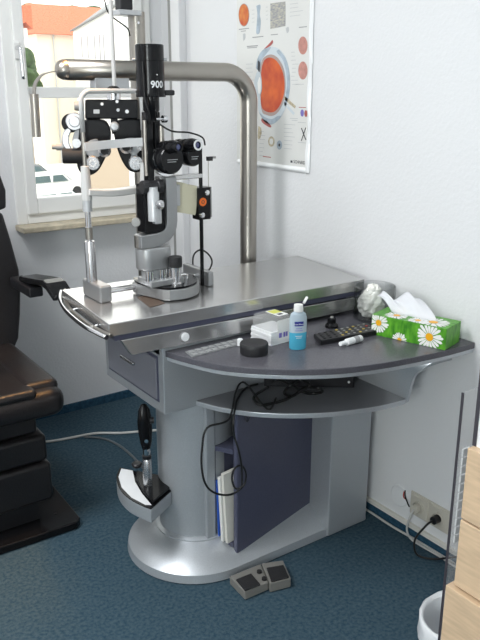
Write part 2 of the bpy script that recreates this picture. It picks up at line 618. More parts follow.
def outside():
    # main house with the orange roof
    ZE = 4.75
    el = ay(35, 33, 62)
    ze = el.z
    h = thing('house', 'pale house with orange tiled roof seen through the window', 'house', (el.x + 2, 64, GZ))
    x0 = el.x
    MB().box(x0 + 0.1, x0 + 12, 62, 70, GZ, ze).build('house_wall', M['plaster'], h)
    rl = ay(33, 3.5, 66)
    zr = rl.z
    rf = MB()
    A = Vector((x0 - 0.5, 61.5, ze - 0.05))
    B = Vector((x0 + 12.5, 61.5, ze - 0.05))
    C = Vector((x0 + 12.5, 66, zr))
    D = Vector((x0 + 0.9, 66, zr))
    E2 = Vector((x0 - 0.5, 70.5, ze - 0.05))
    F2 = Vector((x0 + 12.5, 70.5, ze - 0.05))
    rf.add([A, B, C, D, E2, F2], [(0, 1, 2, 3), (0, 3, 4), (3, 2, 5, 4), (0, 4, 5, 1), (1, 5, 2)])
    rf.build('roof', M['rooftile'], h)
    MB().cyl((x0 + 1.5, 61.92, GZ), (x0 + 1.5, 61.92, ze), 0.06, n=8).build('downpipe', M['lgrey'], h)
    # lower annexe with an orange roof to its left
    a0 = ay(12, 14, 54)
    an = thing('annexe', 'low house with orange hipped roof left of the pale house', 'house', (a0.x + 1, 56, GZ))
    MB().box(a0.x, ay(33, 30, 54).x - 0.3, 54.3, 57, GZ, ay(30, 28, 54).z).build('house_wall', M['plasterw'], an)
    MB().slab([ay(8, 30, 54), ay(14, 6, 54), ay(31, 5, 54), ay(33, 29, 54), ay(26, 22, 54)], (0, 2.5, 0)).build('roof', M['rooftile'], an)
    # white wing, nearer, running away from us
    zE = 5.9
    P0 = az(73, 31, zE)
    P1 = az(131, -2, zE)
    d = (P1 - P0).normalized()
    P2 = P1 + d * 3
    nrm = Vector((d.y, -d.x, 0))
    if nrm.x < 0:
        nrm = -nrm
    w = thing('white_building', 'white building wing with narrow windows and grey gutter outside', 'building', (P1.x, P1.y, GZ))
    back = nrm * 6
    MB().hexa([(q.x, q.y, GZ) for q in (P0, P2, P2 + back, P0 + back)][::-1], [(q.x, q.y, zE) for q in (P0, P2, P2 + back, P0 + back)][::-1]).build('building_wall', M['plasterw'], w)
    L = (P2 - P0).length
    out = -nrm
    rf = MB()
    e0, e1 = P0 + out * 0.2, P2 + out * 0.2
    r0, r1 = P0 + nrm * 3 + ZZ * 2.2, P2 + nrm * 3 + ZZ * 2.2
    g0, g1 = P0 + nrm * 6.5, P2 + nrm * 6.5
    rf.add([e0, e1, r1, r0, g0, g1], [(0, 1, 2, 3), (3, 2, 5, 4), (0, 3, 4), (1, 5, 2), (0, 4, 5, 1)])
    rf.build('roof', M['eave'], w)
    MB().tube([e0, e1], 0.07, n=8).build('gutter', M['eave'], w)
    for px in (82, 88, 95, 100, 104):
        # foot of the window on the wall plane
        dd = ray(px, 47)
        n2 = Vector((nrm.x, nrm.y, 0))
        t = (P0 - CAM).dot(n2) / dd.dot(n2)
        q = CAM + dd * t
        o = out * 0.03
        a = q - d * 0.18 + o
        b = q + d * 0.18 + o
        MB().slab([a - ZZ * 0.75, b - ZZ * 0.75, b + ZZ * 0.75, a + ZZ * 0.75], nrm * 0.06).build('building_window', M['ink'], w)
    # tan garden wall and parked vehicles
    q0 = ay(84, 143, 34)
    q1 = ay(150, 143, 34)
    tag(MB().box(q0.x, q1.x + 1, 34, 34.3, GZ, q0.z).build('garden_wall', M['tan']), 'tan garden wall right of the parked white cars', 'wall')

    def car(c, L, hgt, yaw, paint, label, name='car'):
        t = thing(name, label, 'car', (c.x, c.y, GZ))
        R = Matrix.Translation((c.x, c.y, GZ)) @ Matrix.Rotation(yaw, 4, 'Z')
        b = MB()
        prof = [(-L / 2, 0.3), (L / 2, 0.3), (L / 2, 0.75), (L * 0.28, 0.92), (-L * 0.42, 0.95), (-L / 2, 0.8)]
        b.slab([R @ Vector((x, -0.85, z)) for x, z in prof], R.to_3x3() @ Vector((0, 1.7, 0)))
        b.build('car_body', paint, t, bevel=0.08)
        k = MB()
        cab = [(-L * 0.42, 0.93), (L * 0.26, 0.93), (L * 0.10, hgt), (-L * 0.30, hgt)]
        k.slab([R @ Vector((x, -0.75, z)) for x, z in cab], R.to_3x3() @ Vector((0, 1.5, 0)))
        cb = k.build('cabin', paint, t, bevel=0.06)
        for xa, xb in ((-L * 0.36, -L * 0.08), (-L * 0.05, L * 0.19)):
            g = MB()
            s = 0.05 if xb > 0 else 0
            g.slab([R @ Vector((xa, -0.77, 0.98)), R @ Vector((xb, -0.77, 0.98)), R @ Vector((xb - 0.09 * L * (1 if xb > 0 else 0.2), -0.77, hgt - 0.1)), R @ Vector((xa + 0.06 * L * (1 if xa < -0.2 * L else 0.1), -0.77, hgt - 0.1))], R.to_3x3() @ Vector((0, 0.04, 0)))
            g.build('car_window', M['carglass'], cb)
        g = MB()
        g.slab([R @ Vector((L * 0.25, -0.6, 0.97)), R @ Vector((L * 0.25, 0.6, 0.97)), R @ Vector((L * 0.12, 0.6, hgt - 0.08)), R @ Vector((L * 0.12, -0.6, hgt - 0.08))], R.to_3x3() @ Vector((0.06, 0, 0.03)))
        g.build('windscreen', M['carglass'], cb)
        for x in (-L * 0.3, L * 0.3):
            for y in (-0.86, 0.86):
                s = -1 if y < 0 else 1
                MB().cyl(R @ Vector((x, y - s * 0.2, 0.32)), R @ Vector((x, y, 0.32)), 0.32, n=16).build('wheel', M['rubber'], t)
        return t
    car(az(50, 182, GZ + 0.9), 4.2, 1.45, math.radians(8), M['carw'], 'white parked car outside, the farther of two')
    car(az(56, 203, GZ + 0.8), 4.3, 1.45, math.radians(10), M['carw'], 'white parked car outside, closest below the window')
    car(ay(22, 70, 46), 4.4, 1.6, math.radians(-12), M['carg'], 'dark grey parked car left of the pale house')
    for i, (px, py, Y, r, lab) in enumerate(((22, 44, 50, 2.0, 'dark green tree left of the pale house'), (40, 2, 84, 3.2, 'green tree rising behind the orange roof, left one'), (75, 3, 88, 4.0, 'green tree rising behind the orange roof, right one'))):
        c = ay(px, py, Y)
        t = thing('tree', lab, 'tree', (c.x, c.y, GZ))
        cr = MB()
        for k in range(14):
            a = random.random() * 2 * PI
            rr = random.random() * r * 0.7
            cr.ball((c.x + rr * math.cos(a), c.y + rr * math.sin(a), c.z - r * 0.9 + random.uniform(-r * 0.5, r * 0.5)), r * random.uniform(0.3, 0.5), 8)
        cr.build('crown', M['foliage'], t)
        MB().cyl((c.x, c.y, GZ), (c.x, c.y, c.z - r), 0.25, 0.15, n=10).build('trunk', M['tan'], t)


outside()

# ------------------------------------------------------------------ the instrument desk
DX, DY = 1.15, 1.80
desk = thing('examination_desk', 'silver and anthracite instrument desk with raised steel table and curved worktop', 'desk', (DX, DY, 0))
T = 0.84                                # upper table height
W = 0.73                                # curved worktop height
SH = 0.557                              # open shelf height

# base: stadium foot running to the end panel


def base_outline(off):
    r = 0.226 - off
    pts = circle2(1.09, 1.81, r, 90, 270, 28, closed=False)
    y0 = 1.81 - r
    return pts + [(1.635, y0), (1.635, 1.81 + r)]


b = MB()
o0, o1, o2 = base_outline(0.0), base_outline(0.004), base_outline(0.092)
n = len(o0)
vs = [(p[0], p[1], 0.004) for p in o0] + [(p[0], p[1], 0.030) for p in o1] + [(p[0], p[1], 0.030) for p in o1] + [(p[0], p[1], 0.088) for p in o2]
fs = [list(range(n))[::-1], list(range(3 * n, 4 * n))]
b.add(vs, fs)
for a in (0, 2 * n):
    for i in range(n):
        j = (i + 1) % n
        b.f.append([a + i, a + j, a + n + j, a + n + i])
        b.s.append(True)
base = b.build('base', M['silver'], desk)
base.modifiers.new('es', 'EDGE_SPLIT').split_angle = math.radians(35)
MB().lathe([(0, 0), (0.134, 0), (0.134, 0.006), (0.122, 0.010), (0, 0.010)], Matrix.Translation((1.09, 1.81, 0.086)), 48).build('column_collar', M['silver'], base)
MB().cyl((1.09, 1.81, 0.09), (1.09, 1.81, 0.545), 0.119, n=56).build('column', M['silver2'], desk)
MB().box(1.052, 1.085, 1.684, 1.99, 0.075, 0.540).build('back_panel', M['silver2'], desk, bevel=0.004)
MB().box(1.085, 1.46, 1.86, 1.90, 0.08, 0.540).build('rear_panel', M['silver2'], desk)
MB().box(1.455, 1.628, 1.577, 1.76, 0.006, 0.541).build('end_panel', M['silver2'], desk, bevel=0.004)

# anthracite compartment with an open left end that holds folders
dk = MB()
fl, frr = Vector((1.118, 1.618)), Vector((1.470, 1.676))
dv = (frr - fl).normalized()
nv = Vector((-dv.y, dv.x))
poly = [fl, frr, frr + nv * 0.018, fl + nv * 0.018]
dk.prism([(p.x, p.y) for p in poly], 0.048, 0.541)
comp = dk.build('compartment', M['purple'], desk, bevel=0.005)
bl = Vector((1.083, 1.690))
bx = MB()
i0, i1 = fl + nv * 0.018, frr + nv * 0.018  # added fill light, set just outside the added left window
bk0, bk1 = bl, Vector((1.45, 1.745))
bx.prism([(p.x, p.y) for p in (i0, i1, bk1, bk0)], 0.385, 0.400)
bx.prism([(p.x, p.y) for p in (i0, i1, bk1, bk0)], 0.066, 0.080)
bkn = (bk1 - bk0).normalized()
bkp = Vector((-bkn.y, bkn.x)) * 0.012
bx.prism([(p.x, p.y) for p in (bk0, bk1, bk1 + bkp, bk0 + bkp)], 0.066, 0.400)
bx.build('compartment_shell', M['purple'], comp)
hk = ay(244, 421, 1.60)
hp = fl + dv * 0.035 - nv * 0.004
hz = 0.505
MB().tube([(hp.x + 0.008 * math.cos(t) * dv.x - nv.x * 0.004, hp.y + 0.008 * math.cos(t) * dv.y - nv.y * 0.004, hz + 0.016 * math.sin(t)) for t in [i * 2 * PI / 16 for i in range(17)]], 0.0018, n=6).build('ring_pull', M['inkd'], comp)

# drawer unit under the table
du = MB()
du.box(0.925, 1.30, 1.70, 2.08, 0.538, 0.786)
unit = du.build('drawer_unit', M['silver2'], desk, bevel=0.003)
dw = MB()
dw.box(0.919, 0.925, 1.735, 2.05, 0.575, 0.70)
drawer = dw.build('drawer', M['drawer_shaded'], desk, bevel=0.002)
gm = MB()
for (y0, y1, z0, z1) in ((1.728, 2.057, 0.568, 0.575), (1.728, 2.057, 0.70, 0.707), (1.728, 1.735, 0.575, 0.70), (2.05, 2.057, 0.575, 0.70)):
    gm.box(0.9235, 0.9255, y0, y1, z0, z1)
gm.build('drawer_gap', M['purple'], drawer)
MB().box(0.911, 0.919, 1.86, 1.95, 0.640, 0.650).build('drawer_pull', M['alu_bright'], drawer, bevel=0.003)

# curved worktop: dark top with a silver underside edge
front_px = [(161, 349.5), (180, 355.5), (213, 363.5), (240, 367), (265, 368.7), (300, 369.5), (340, 368), (370, 364.7), (394, 361), (425, 355), (450, 349.5), (479, 341.5)]
fp = [(az(x, y, W).x, az(x, y, W).y) for x, y in front_px]
fp[-1] = (XW - 0.002, fp[-1][1])
arc = spline2(fp, 5)
arc[0] = (0.925, arc[0][1])
wpoly = arc + [(XW - 0.002, 1.86), (0.925, 1.86)]
MB().prism(wpoly, W - 0.018, W).build('worktop', M['top'], desk, bevel=0.002)
arc_s = [(x + 0.003, y + 0.003) for x, y in arc]
arc_s[-1] = (XW - 0.002, arc[-1][1] + 0.003)
MB().prism(arc_s + [(XW - 0.002, 1.86), (0.928, 1.86)], W - 0.030, W - 0.018).build('worktop_edge', M['silver'], desk, bevel=0.002)

# open shelf
sp = [(197, 401), (220, 407), (250, 411.5), (275, 413.2), (300, 413.5), (325, 412.5), (350, 410), (380, 405.5), (406, 399)]
sarc = spline2([(az(x, y, SH).x, az(x, y, SH).y) for x, y in sp], 5)
MB().prism(sarc + [(1.545, 1.80), (sarc[0][0] + 0.005, 1.80)], SH - 0.001, SH).build('shelf_top', M['shelfgrey'], desk)
MB().prism(sarc + [(1.545, 1.80), (sarc[0][0] + 0.005, 1.80)], SH - 0.016, SH - 0.001).build('shelf', M['silver'], desk, bevel=0.002)
# flared bracket from the shelf's right end up to the wall end of the worktop
br = MB()
profp = spline([(sarc[-1][0], 0, SH - 0.012), (sarc[-1][0] + 0.001, 0, 0.632), (sarc[-1][0] + 0.010, 0, 0.662), (sarc[-1][0] + 0.032, 0, 0.686), (sarc[-1][0] + 0.075, 0, W - 0.031)], 6)
rows = []
Yb = 1.80


def arc_y(X, pts):
    for (xa, ya), (xb, yb) in zip(pts, pts[1:]):
        if xa <= X <= xb:
            t = (X - xa) / max(1e-6, xb - xa)
            return ya + (yb - ya) * t
    return pts[-1][1]


y_s = sarc[-1][1]
for i, p in enumerate(profp):
    t = i / (len(profp) - 1)
    yw = arc_y(p.x, arc) + 0.012
    yf = y_s * (1 - t) + yw * t if t < 0.5 else max(yw, y_s * (1 - t) + yw * t)
    nx = profp[min(i + 1, len(profp) - 1)] - profp[max(i - 1, 0)]
    nn = Vector((-nx.z, 0, nx.x)).normalized() * 0.010
    rows.append([Vector((p.x, yf, p.z)), Vector((p.x, Yb, p.z)), Vector((p.x, Yb, p.z)) - nn, Vector((p.x, yf, p.z)) - nn])
o = len(br.v)
for r in rows:
    br.v += r
for i in range(len(rows) - 1):
    for k in range(4):
        j = (k + 1) % 4
        br.f.append([o + i * 4 + k, o + i * 4 + j, o + i * 4 + 4 + j, o + i * 4 + 4 + k])
        br.s.append(k in (0, 2))
e = o + (len(rows) - 1) * 4
br.f += [[o, o + 1, o + 2, o + 3], [e, e + 1, e + 2, e + 3]]
br.s += [False, False]
br.build('shelf_bracket', M['silver'], desk)
MB().box(1.30, 1.54, 1.80, 1.82, SH, W - 0.03).build('shelf_back', M['purple'], desk)

# raised table
tq = [(0.765, 1.692), (1.648, 1.662), (1.696, 2.060), (0.798, 2.092)]
tz = T
MB().prism(tq, T - 0.036, T).build('tabletop', M['alu'], desk, bevel=0.002)
MB().prism([(0.785, 1.702), (1.644, 1.672), (1.69, 2.05), (0.815, 2.085)], T - 0.053, T - 0.036).build('table_frame', M['purple'], desk)
MB().box(0.96, 1.64, 1.86, 2.06, W - 0.03, T - 0.053).build('table_support', M['purple'], desk)
# pull-out with the bevelled silver front
pf = MB()
fb0, fb1 = ay(131.7, 355.4, 1.688), ay(362, 308.2, 1.672)
ft0, ft1 = ay(121, 340.5, 1.692), ay(362, 296, 1.676)
dy_ = Vector((0, 0.014, 0))
pf.hexa([fb0, fb1, fb1 + dy_, fb0 + dy_], [ft0, ft1, ft1 + dy_, ft0 + dy_])
pull = pf.build('pullout_front', M['alu'], desk, bevel=0.0015)
MB().box(0.95, 1.62, 1.715, 1.86, 0.745, 0.784).build('pullout_tray', M['purple'], pull)
kq = ay(185, 337, 1.684)
MB().lathe_dir([(0, 0), (0.0125, 0), (0.0125, 0.004), (0.010, 0.007), (0, 0.007)], (kq.x, kq.y + 0.001, kq.z), (0, -1, 0.1), 24).build('knob', M['whitep'], pull)
# curved hand rail on the table's left end
hpts = [az(x, y, 0.812) for x, y in ((61, 291), (60, 299), (64.5, 308.5), (73, 317.5), (84, 326), (96, 332.5), (106.5, 337.5))]
hr = spline(hpts, 6)
rail = MB().tube(hr, 0.0065, n=10).build('hand_rail', M['chrome'], desk)
MB().tube([p + Vector((0.016, 0.006, 0.0)) for p in hr], 0.005, n=10).build('inner_rail', M['steel'], rail)
for (xa, ya, xb) in ((hr[14].x, hr[14].y, 0.79), (hr[26].x, hr[26].y, 0.77)):
    MB().cyl((xa, ya, 0.812), (xb, ya + 0.004, 0.815), 0.003, n=8).build('rail_pin', M['chrome'], rail)
# keypad let into the worktop
kp = [az(x, y, W + 0.002) for x, y in ((185, 351.5), (192, 357), (247, 343), (240, 338))]
ke = MB().slab(kp, (0, 0, -0.0035)).build('keypad', M['keypad'], desk)
for i in range(8):
    for j in range(2):
        u, v = (i + 0.7) / 8.6, (j + 0.55) / 2.1
        c = (kp[0] * (1 - u) + kp[3] * u) * (1 - v) + (kp[1] * (1 - u) + kp[2] * u) * v
        MB().box(c.x - 0.007, c.x + 0.007, c.y - 0.009, c.y + 0.009, W + 0.0018, W + 0.0040).build('keypad_button', M['keyb'], ke)
kc = az(240, 346, W)
MB().lathe([(0, 0), (0.008, 0), (0.008, 0.018), (0.006, 0.020), (0, 0.020)], Matrix.Translation((kc.x, kc.y, W + 0.002)), 20).build('dial_knob', M['whitep'], ke)
# instrument tray on the column
tr = MB()
ctr = (1.09, 1.81)
tray_poly = [(0.976, 1.768), (0.876, 1.712)] + spline2([(0.866, 1.735), (0.850, 1.80), (0.852, 1.87), (0.875, 1.94), (0.912, 1.99)], 4) + [(0.985, 1.860)]
tr.prism(tray_poly, 0.198, 0.244)
tray = tr.build('instrument_tray', M['silver2'], desk, bevel=0.003)
MB().prism(tray_poly, 0.244, 0.2475).build('tray_rim', M['blackg'], tray)
MB().prism([(0.886, 1.728), (0.872, 1.74), (0.857, 1.80), (0.859, 1.87), (0.880, 1.935), (0.911, 1.978), (0.935, 1.945), (0.908, 1.875), (0.893, 1.80)], 0.2475, 0.249).build('tray_inlay', M['whitep'], tray)
MB().prism([(0.974, 1.772), (0.892, 1.728), (0.896, 1.80), (0.912, 1.875), (0.938, 1.925), (0.983, 1.862)], 0.2475, 0.258).build('tray_plate', M['blackg'], tray, bevel=0.003)
tu = az(137, 466, 0.258)
MB().lathe([(0, 0), (0.014, 0), (0.018, 0.010), (0.014, 0.014), (0, 0.012)], Matrix.Translation((tu.x, tu.y, 0.256)), 20).build('holder_cup', M['black'], tray)

# hand instrument in the tray
ip = az(148, 485, 0.258)
ins = thing('ophthalmoscope', 'black and chrome hand ophthalmoscope standing in the tray on the column', 'medical instrument', (ip.x, ip.y, 0.258))
MB().lathe([(0, 0), (0.0135, 0), (0.0140, 0.004), (0.0135, 0.085), (0.011, 0.090), (0, 0.090)], Matrix.Translation((ip.x, ip.y, 0.259)), 24).build('battery_handle', M['alu_bright'], ins)
MB().lathe([(0, 0), (0.014, 0), (0.014, 0.010), (0, 0.010)], Matrix.Translation((ip.x, ip.y, 0.350)), 24).build('collar', M['black'], ins)
MB().lathe([(0, 0), (0.010, 0), (0.012, 0.01), (0.010, 0.022), (0, 0.022)], Matrix.Translation((ip.x, ip.y, 0.361)), 24).build('neck', M['chrome'], ins)
hd = MB()
hd.lathe([(0, 0), (0.010, 0), (0.014, 0.02), (0.017, 0.055), (0.018, 0.09), (0.014, 0.125), (0.007, 0.142), (0, 0.145)], Matrix.Translation((ip.x, ip.y, 0.383)) @ Matrix.Rotation(-0.05, 4, 'X') @ Matrix.Diagonal((1.3, 1.0, 1, 1)), 24)
hd.build('head', M['blackg'], ins)
MB().lathe_dir([(0, 0), (0.010, 0), (0.010, 0.012), (0, 0.012)], (ip.x + 0.012, ip.y - 0.006, 0.475), (0.85, -0.5, 0), 18).build('lens_dial', M['black'], ins)
MB().lathe_dir([(0, 0), (0.006, 0), (0.006, 0.003), (0, 0.003)], (ip.x - 0.006, ip.y - 0.013, 0.415), (-0.5, -0.85, 0), 14).build('switch', M['chrome'], ins)

# ------------------------------------------------------------------ steel pipe frame and pole behind the table
YP = 2.135
pv = ay(248.5, 180, YP)
pe = ay(59, 71, YP)
zt = ay(150, 71, YP).z
pipe = thing('pipe_frame', 'large brushed steel pipe bent over behind the instrument table', 'pipe frame', (pv.x, YP, 0))
R_ = 0.10
pth = [Vector((pv.x, YP, 0.012)), Vector((pv.x, YP, 0.6)), Vector((pv.x, YP, zt - R_))]
for i in range(1, 13):
    t = PI / 2 * i / 12
    pth.append(Vector((pv.x - R_ + R_ * math.cos(t), YP, zt - R_ + R_ * math.sin(t))))
pth += [Vector((1.2, YP, zt)), Vector((pe.x + 0.02, YP, zt))]
pp = MB().tube(pth, 0.0295, n=32).build('pipe', M['steel'], pipe)
MB().lathe_dir([(0.0295, 0), (0.0285, 0.010), (0.022, 0.022), (0.012, 0.028), (0, 0.030)], (pe.x + 0.02, YP, zt), (-1, 0, 0), 32).build('end_cap', M['steel'], pipe)
MB().lathe([(0, 0), (0.06, 0), (0.06, 0.012), (0, 0.012)], Matrix.Translation((pv.x, YP, 0)), 32).build('floor_flange', M['steel'], pipe)
# thin curved strip with a hanging tube at the free end
st = [ay(x, y, YP - 0.0) for x, y in ((57.5, 71.5), (50, 72), (42, 75), (36, 82), (34, 90), (34, 97))]
hook = MB().ribbon(spline(st, 5), (0, 1, 0), 0.012, 0.003).build('lamp_hook', M['steel'], pipe)
q0, q1 = ay(34, 94, YP), ay(37, 137, YP)
MB().cyl((q0.x, YP, q0.z), (q0.x - 0.002, YP, q1.z), 0.0125, n=20).build('hanging_tube', M['steel'], hook)
bq0, bq1 = ay(92, 79, YP), ay(127, 92, YP)
MB().box(bq0.x, bq1.x, YP - 0.02, YP + 0.02, bq1.z, zt - 0.02).build('pipe_bracket', M['lgrey'], pipe, bevel=0.003)

YQ = 2.22
pt = ay(136, 12, YQ)
pole = thing('instrument_pole', 'upright steel pole with clamp bracket behind the slit lamp', 'pole', (pt.x, YQ, 0.735))
MB().cyl((pt.x, YQ, 0.742), (pt.x, YQ, pt.z), 0.0265, n=32).build('pole_tube', M['steel'], pole)
MB().box(pt.x - 0.035, pt.x + 0.035, 2.095, YQ + 0.035, 0.735, 0.80).build('table_clamp', M['steel'], pole, bevel=0.004)
ca, cb = ay(119, 10, YQ - 0.03), ay(142, 16, YQ - 0.03)
clamp = MB().box(ca.x, cb.x, YQ - 0.03, YQ + 0.03, cb.z, ca.z + 0.003).build('clamp_bracket', M['lgrey'], pole, bevel=0.003)
MB().lathe_dir([(0, 0), (0.004, 0), (0.004, 0.003), (0, 0.003)], (cb.x - 0.013, YQ - 0.0275, cb.z - 0.02), (0, -1, 0), 12).build('screw', M['chrome'], pole)
da, db = ay(121, 10, YQ - 0.02), ay(133, 10, YQ - 0.02)
MB().box(da.x, db.x, YQ - 0.022, YQ + 0.022, ca.z + 0.003, ca.z + 0.14).build('joint_block', M['black'], clamp, bevel=0.004)
YH = 2.06                                # phoropter plane, turned a little towards the operator
PN = Vector((-0.42, -0.907, 0)).normalized()
PC = ay(113.5, 92, YH)


def pq(x, y, k=0.0):
    d = ray(x, y)
    return CAM + d * (((PC + PN * k) - CAM).dot(PN) / d.dot(PN))


ra = ay(112.5, 45, YH)
arm_z = ca.z + 0.12
MB().cyl(((da.x + db.x) / 2, YQ, arm_z), (ra.x, YH, arm_z), 0.012, n=16).build('overhead_arm', M['offwhite'], pole)

# ------------------------------------------------------------------ phoropter
pb = PC.copy()
pho = thing('phoropter', 'black phoropter with silver dials hanging behind the forehead band', 'phoropter', (pb.x, YH, pb.z))
MB().cyl((ra.x, YH, pb.z + 0.01), (ra.x, YH, arm_z - 0.012), 0.0062, n=16).build('hanging_rod', M['offwhite'], pho)
MB().lathe([(0, 0), (0.024, 0), (0.022, 0.008), (0.012, 0.016), (0, 0.018)], Matrix.Translation((pb.x, YH, pb.z)), 28).build('hub_cap', M['blackg'], pho)
MB().cyl((pb.x, YH, pb.z - 0.026), (pb.x, YH, pb.z), 0.020, n=28).build('hub', M['chrome'], pho)
ba, bb_ = pq(85, 99), pq(138, 119)
bar = MB()
bar.slab([pq(85, 99.5, 0.025), pq(138, 99.5, 0.025), pq(138, 119, 0.025), pq(85, 119, 0.025)], -PN * 0.045)
barO = bar.build('crossbar', M['blackg'], pho, bevel=0.004)
for (x, y, r, m) in ((102, 104, 1.4, 'whitep'), (117, 101.5, 1.4, 'whitep'), (127, 111.5, 1.7, 'whitep'), (118, 110, 1.5, 'lgrey')):
    q = pq(x, y, 0.025)
    MB().lathe_dir([(0, 0), (r * 0.0032, 0), (r * 0.0032, 0.003), (0, 0.003)], (q.x, q.y, q.z), PN, 10).build('scale_mark', M[m], barO)
q = pq(96.5, 111.5, 0.026)
MB().slab([pq(93.5, 109.5, 0.0255), pq(99.5, 109.5, 0.0255), pq(99.5, 113.5, 0.0255), pq(93.5, 113.5, 0.0255)], -PN * 0.003).build('scale_window', M['lgrey'], barO)
q = pq(84, 106)
MB().lathe_dir([(0, 0), (0.014, 0), (0.015, 0.012), (0.012, 0.028), (0, 0.028)], (q.x, q.y, q.z), (-0.907, 0.42, 0), 20).build('level_knob', M['greyp'], pho)
q = pq(114.5, 126.5, 0.02)
MB().lathe_dir([(0, 0), (0.014, 0), (0.014, 0.008), (0.010, 0.014), (0, 0.015)], (q.x, q.y - 0.0, q.z), PN, 24).build('centre_knob', M['lgrey'], pho)
q = pq(113.5, 117, 0.015)
MB().slab([pq(110, 114, 0.015), pq(118, 114, 0.015), pq(117, 134, 0.015), pq(112, 134, 0.015)], -PN * 0.03).build('centre_stem', M['blackg'], pho)


def px_poly(pts, Y):
    return [pq(x, y, Y) for x, y in pts]


def lens_head(side):
    s = 1 if side == 'l' else -1
    if side == 'l':
        out = [(86, 119), (104, 120), (110, 128), (111, 138), (108.5, 150), (104, 161), (98, 171), (90, 175.5), (82, 174), (77.5, 167), (76.5, 155), (78, 138), (80, 126)]
    else:
        out = [(116, 126), (119, 120), (138, 119), (144, 123), (146, 135), (147, 152), (146, 166), (141, 171.5), (132, 172), (125, 166), (119, 154), (115.5, 142), (114, 133)]
    c = spline2(out + [out[0]], 4)[:-1]
    h = MB().slab(px_poly(c, 0.022), -PN * 0.05).build('lens_head', M['blackg'], pho, bevel=0.005)
    # silver cell plate, aperture, dials
    if side == 'l':
        plate = [(91, 140), (97, 139), (100, 144), (109, 146), (110, 151), (105, 155), (98, 157), (97, 164), (92, 170), (87, 166), (89, 157), (84, 152), (84, 145)]
        ap, dial, sm = (104.5, 150.5), (92.7, 163), (76.5, 143)
    else:
        plate = [(119, 145), (124, 139), (134, 138), (140, 142), (141, 149), (137, 155), (142, 163), (138, 169), (131, 168), (129, 161), (131, 154), (122, 151)]
        ap, dial, sm = (126, 147), (135.5, 163), (141, 146)
    c = spline2(plate + [plate[0]], 4)[:-1]
    MB().slab(px_poly(c, 0.026), -PN * 0.006).build('cell_plate', M['midgrey'], h, bevel=0.0015)
    q = pq(ap[0], ap[1], 0.026)
    MB().lathe_dir([(0.012, 0), (0.019, 0), (0.019, 0.007), (0.012, 0.010), (0.012, 0)], (q.x, q.y, q.z), PN, 28).build('aperture_ring', M['alu_bright'], h)
    MB().lathe_dir([(0, 0), (0.012, 0), (0.012, 0.004), (0, 0.004)], (q.x, q.y, q.z), PN, 24).build('aperture', M['blackg'], h)
    q = pq(dial[0], dial[1], 0.028)
    d = MB().lathe_dir([(0, 0), (0.0215, 0), (0.0215, 0.009), (0.0185, 0.013), (0, 0.013)], (q.x, q.y, q.z), PN, 28).build('cylinder_dial', M['alu_bright'], h)
    k = MB()
    for i in range(9):
        t = 2 * PI * i / 9
        c_ = q + Vector((-PN.y, PN.x, 0)) * (0.009 * math.cos(t)) + ZZ * (0.009 * math.sin(t))
        k.cyl(c_ + PN * 0.013, c_ + PN * 0.016, 0.0026, n=8)
    k.build('dial_grip', M['whitep'], d)
    q = pq(sm[0], sm[1], 0.026)
    MB().lathe_dir([(0, 0), (0.013, 0), (0.013, 0.010), (0, 0.010)], (q.x, q.y, q.z), PN, 24).build('axis_knob', M['alu_bright'], h)
    return h


lh = lens_head('l')
rh = lens_head('r')
q = pq(74.5, 121.5, 0.015)
MB().lathe_dir([(0, -0.01), (0.0255, -0.01), (0.0255, 0.004), (0.023, 0.008), (0.016, 0.008), (0.014, 0.012), (0, 0.012)], (q.x, q.y, q.z), PN, 32).build('sphere_dial', M['alu_bright'], lh)
q = pq(71, 123, -0.005)
MB().lathe_dir([(0, 0), (0.027, 0), (0.027, 0.02), (0, 0.02)], q - PN * 0.012, PN, 28).build('dial_back', M['blackg'], lh)
cres = [(66, 150), (62.5, 144), (62, 138), (64, 131), (68, 128), (71, 131), (69, 137), (69.5, 144), (72, 150)]
MB().slab(px_poly(spline2(cres + [cres[0]], 4)[:-1], 0.02), -PN * 0.03).build('sphere_rim', M['chrome'], lh, bevel=0.003)
MB().slab(px_poly(spline2([(72, 140), (75, 131), (80, 130), (84, 140), (82, 152), (74, 152), (72, 140)], 4)[:-1], 0.02), -PN * 0.03).build('side_plate', M['midgrey'], lh, bevel=0.003)
q0, q1 = pq(62.5, 156, 0.02), pq(85, 156, 0.02)
MB().lathe_dir([(0, 0), (0.020, 0), (0.022, 0.003), (0.022, (q1 - q0).length), (0, (q1 - q0).length)], q0, q1 - q0, 28).build('roller_knob', M['rubber'], lh)
q0, q1 = pq(52, 147), pq(66, 147)
MB().lathe_dir([(0, 0), (0.007, 0), (0.007, 0.012), (0.010, 0.012), (0.010, (q1 - q0).length), (0, (q1 - q0).length)], q0, q1 - q0, 20).build('side_knob', M['greyp'], lh)

# lamp cable looping from the overhead arm
cq = [ay(104, -8, YH + 0.06), ay(105, 2, YH + 0.06), ay(108, 12, YH + 0.06), ay(115, 19, YH + 0.09), ay(122, 24, YH + 0.115), ay(128, 29, YH + 0.125), ay(130, 36, YH + 0.127)]
tag(MB().tube(spline(cq, 6), 0.0022, n=8).build('lamp_cable', M['cable_b']), 'thin dark cable looping beside the white hanging rod and the pole', 'cable')

# ------------------------------------------------------------------ headrest stand
YR = 1.96
cl = ay(91, 265, YR)
head = thing('headrest_stand', 'chin and forehead rest on a steel column at the table end', 'headrest', (cl.x, YR, T))
fb = MB().box(cl.x - 0.012, cl.x + 0.025, 1.880, 2.005, T, T + 0.050)
fb.build('foot_block', M['instr'], head, bevel=0.006, seg=3)
c2x = cl.x + 0.185


def zz(y):
    return ay(90, y, YR).z


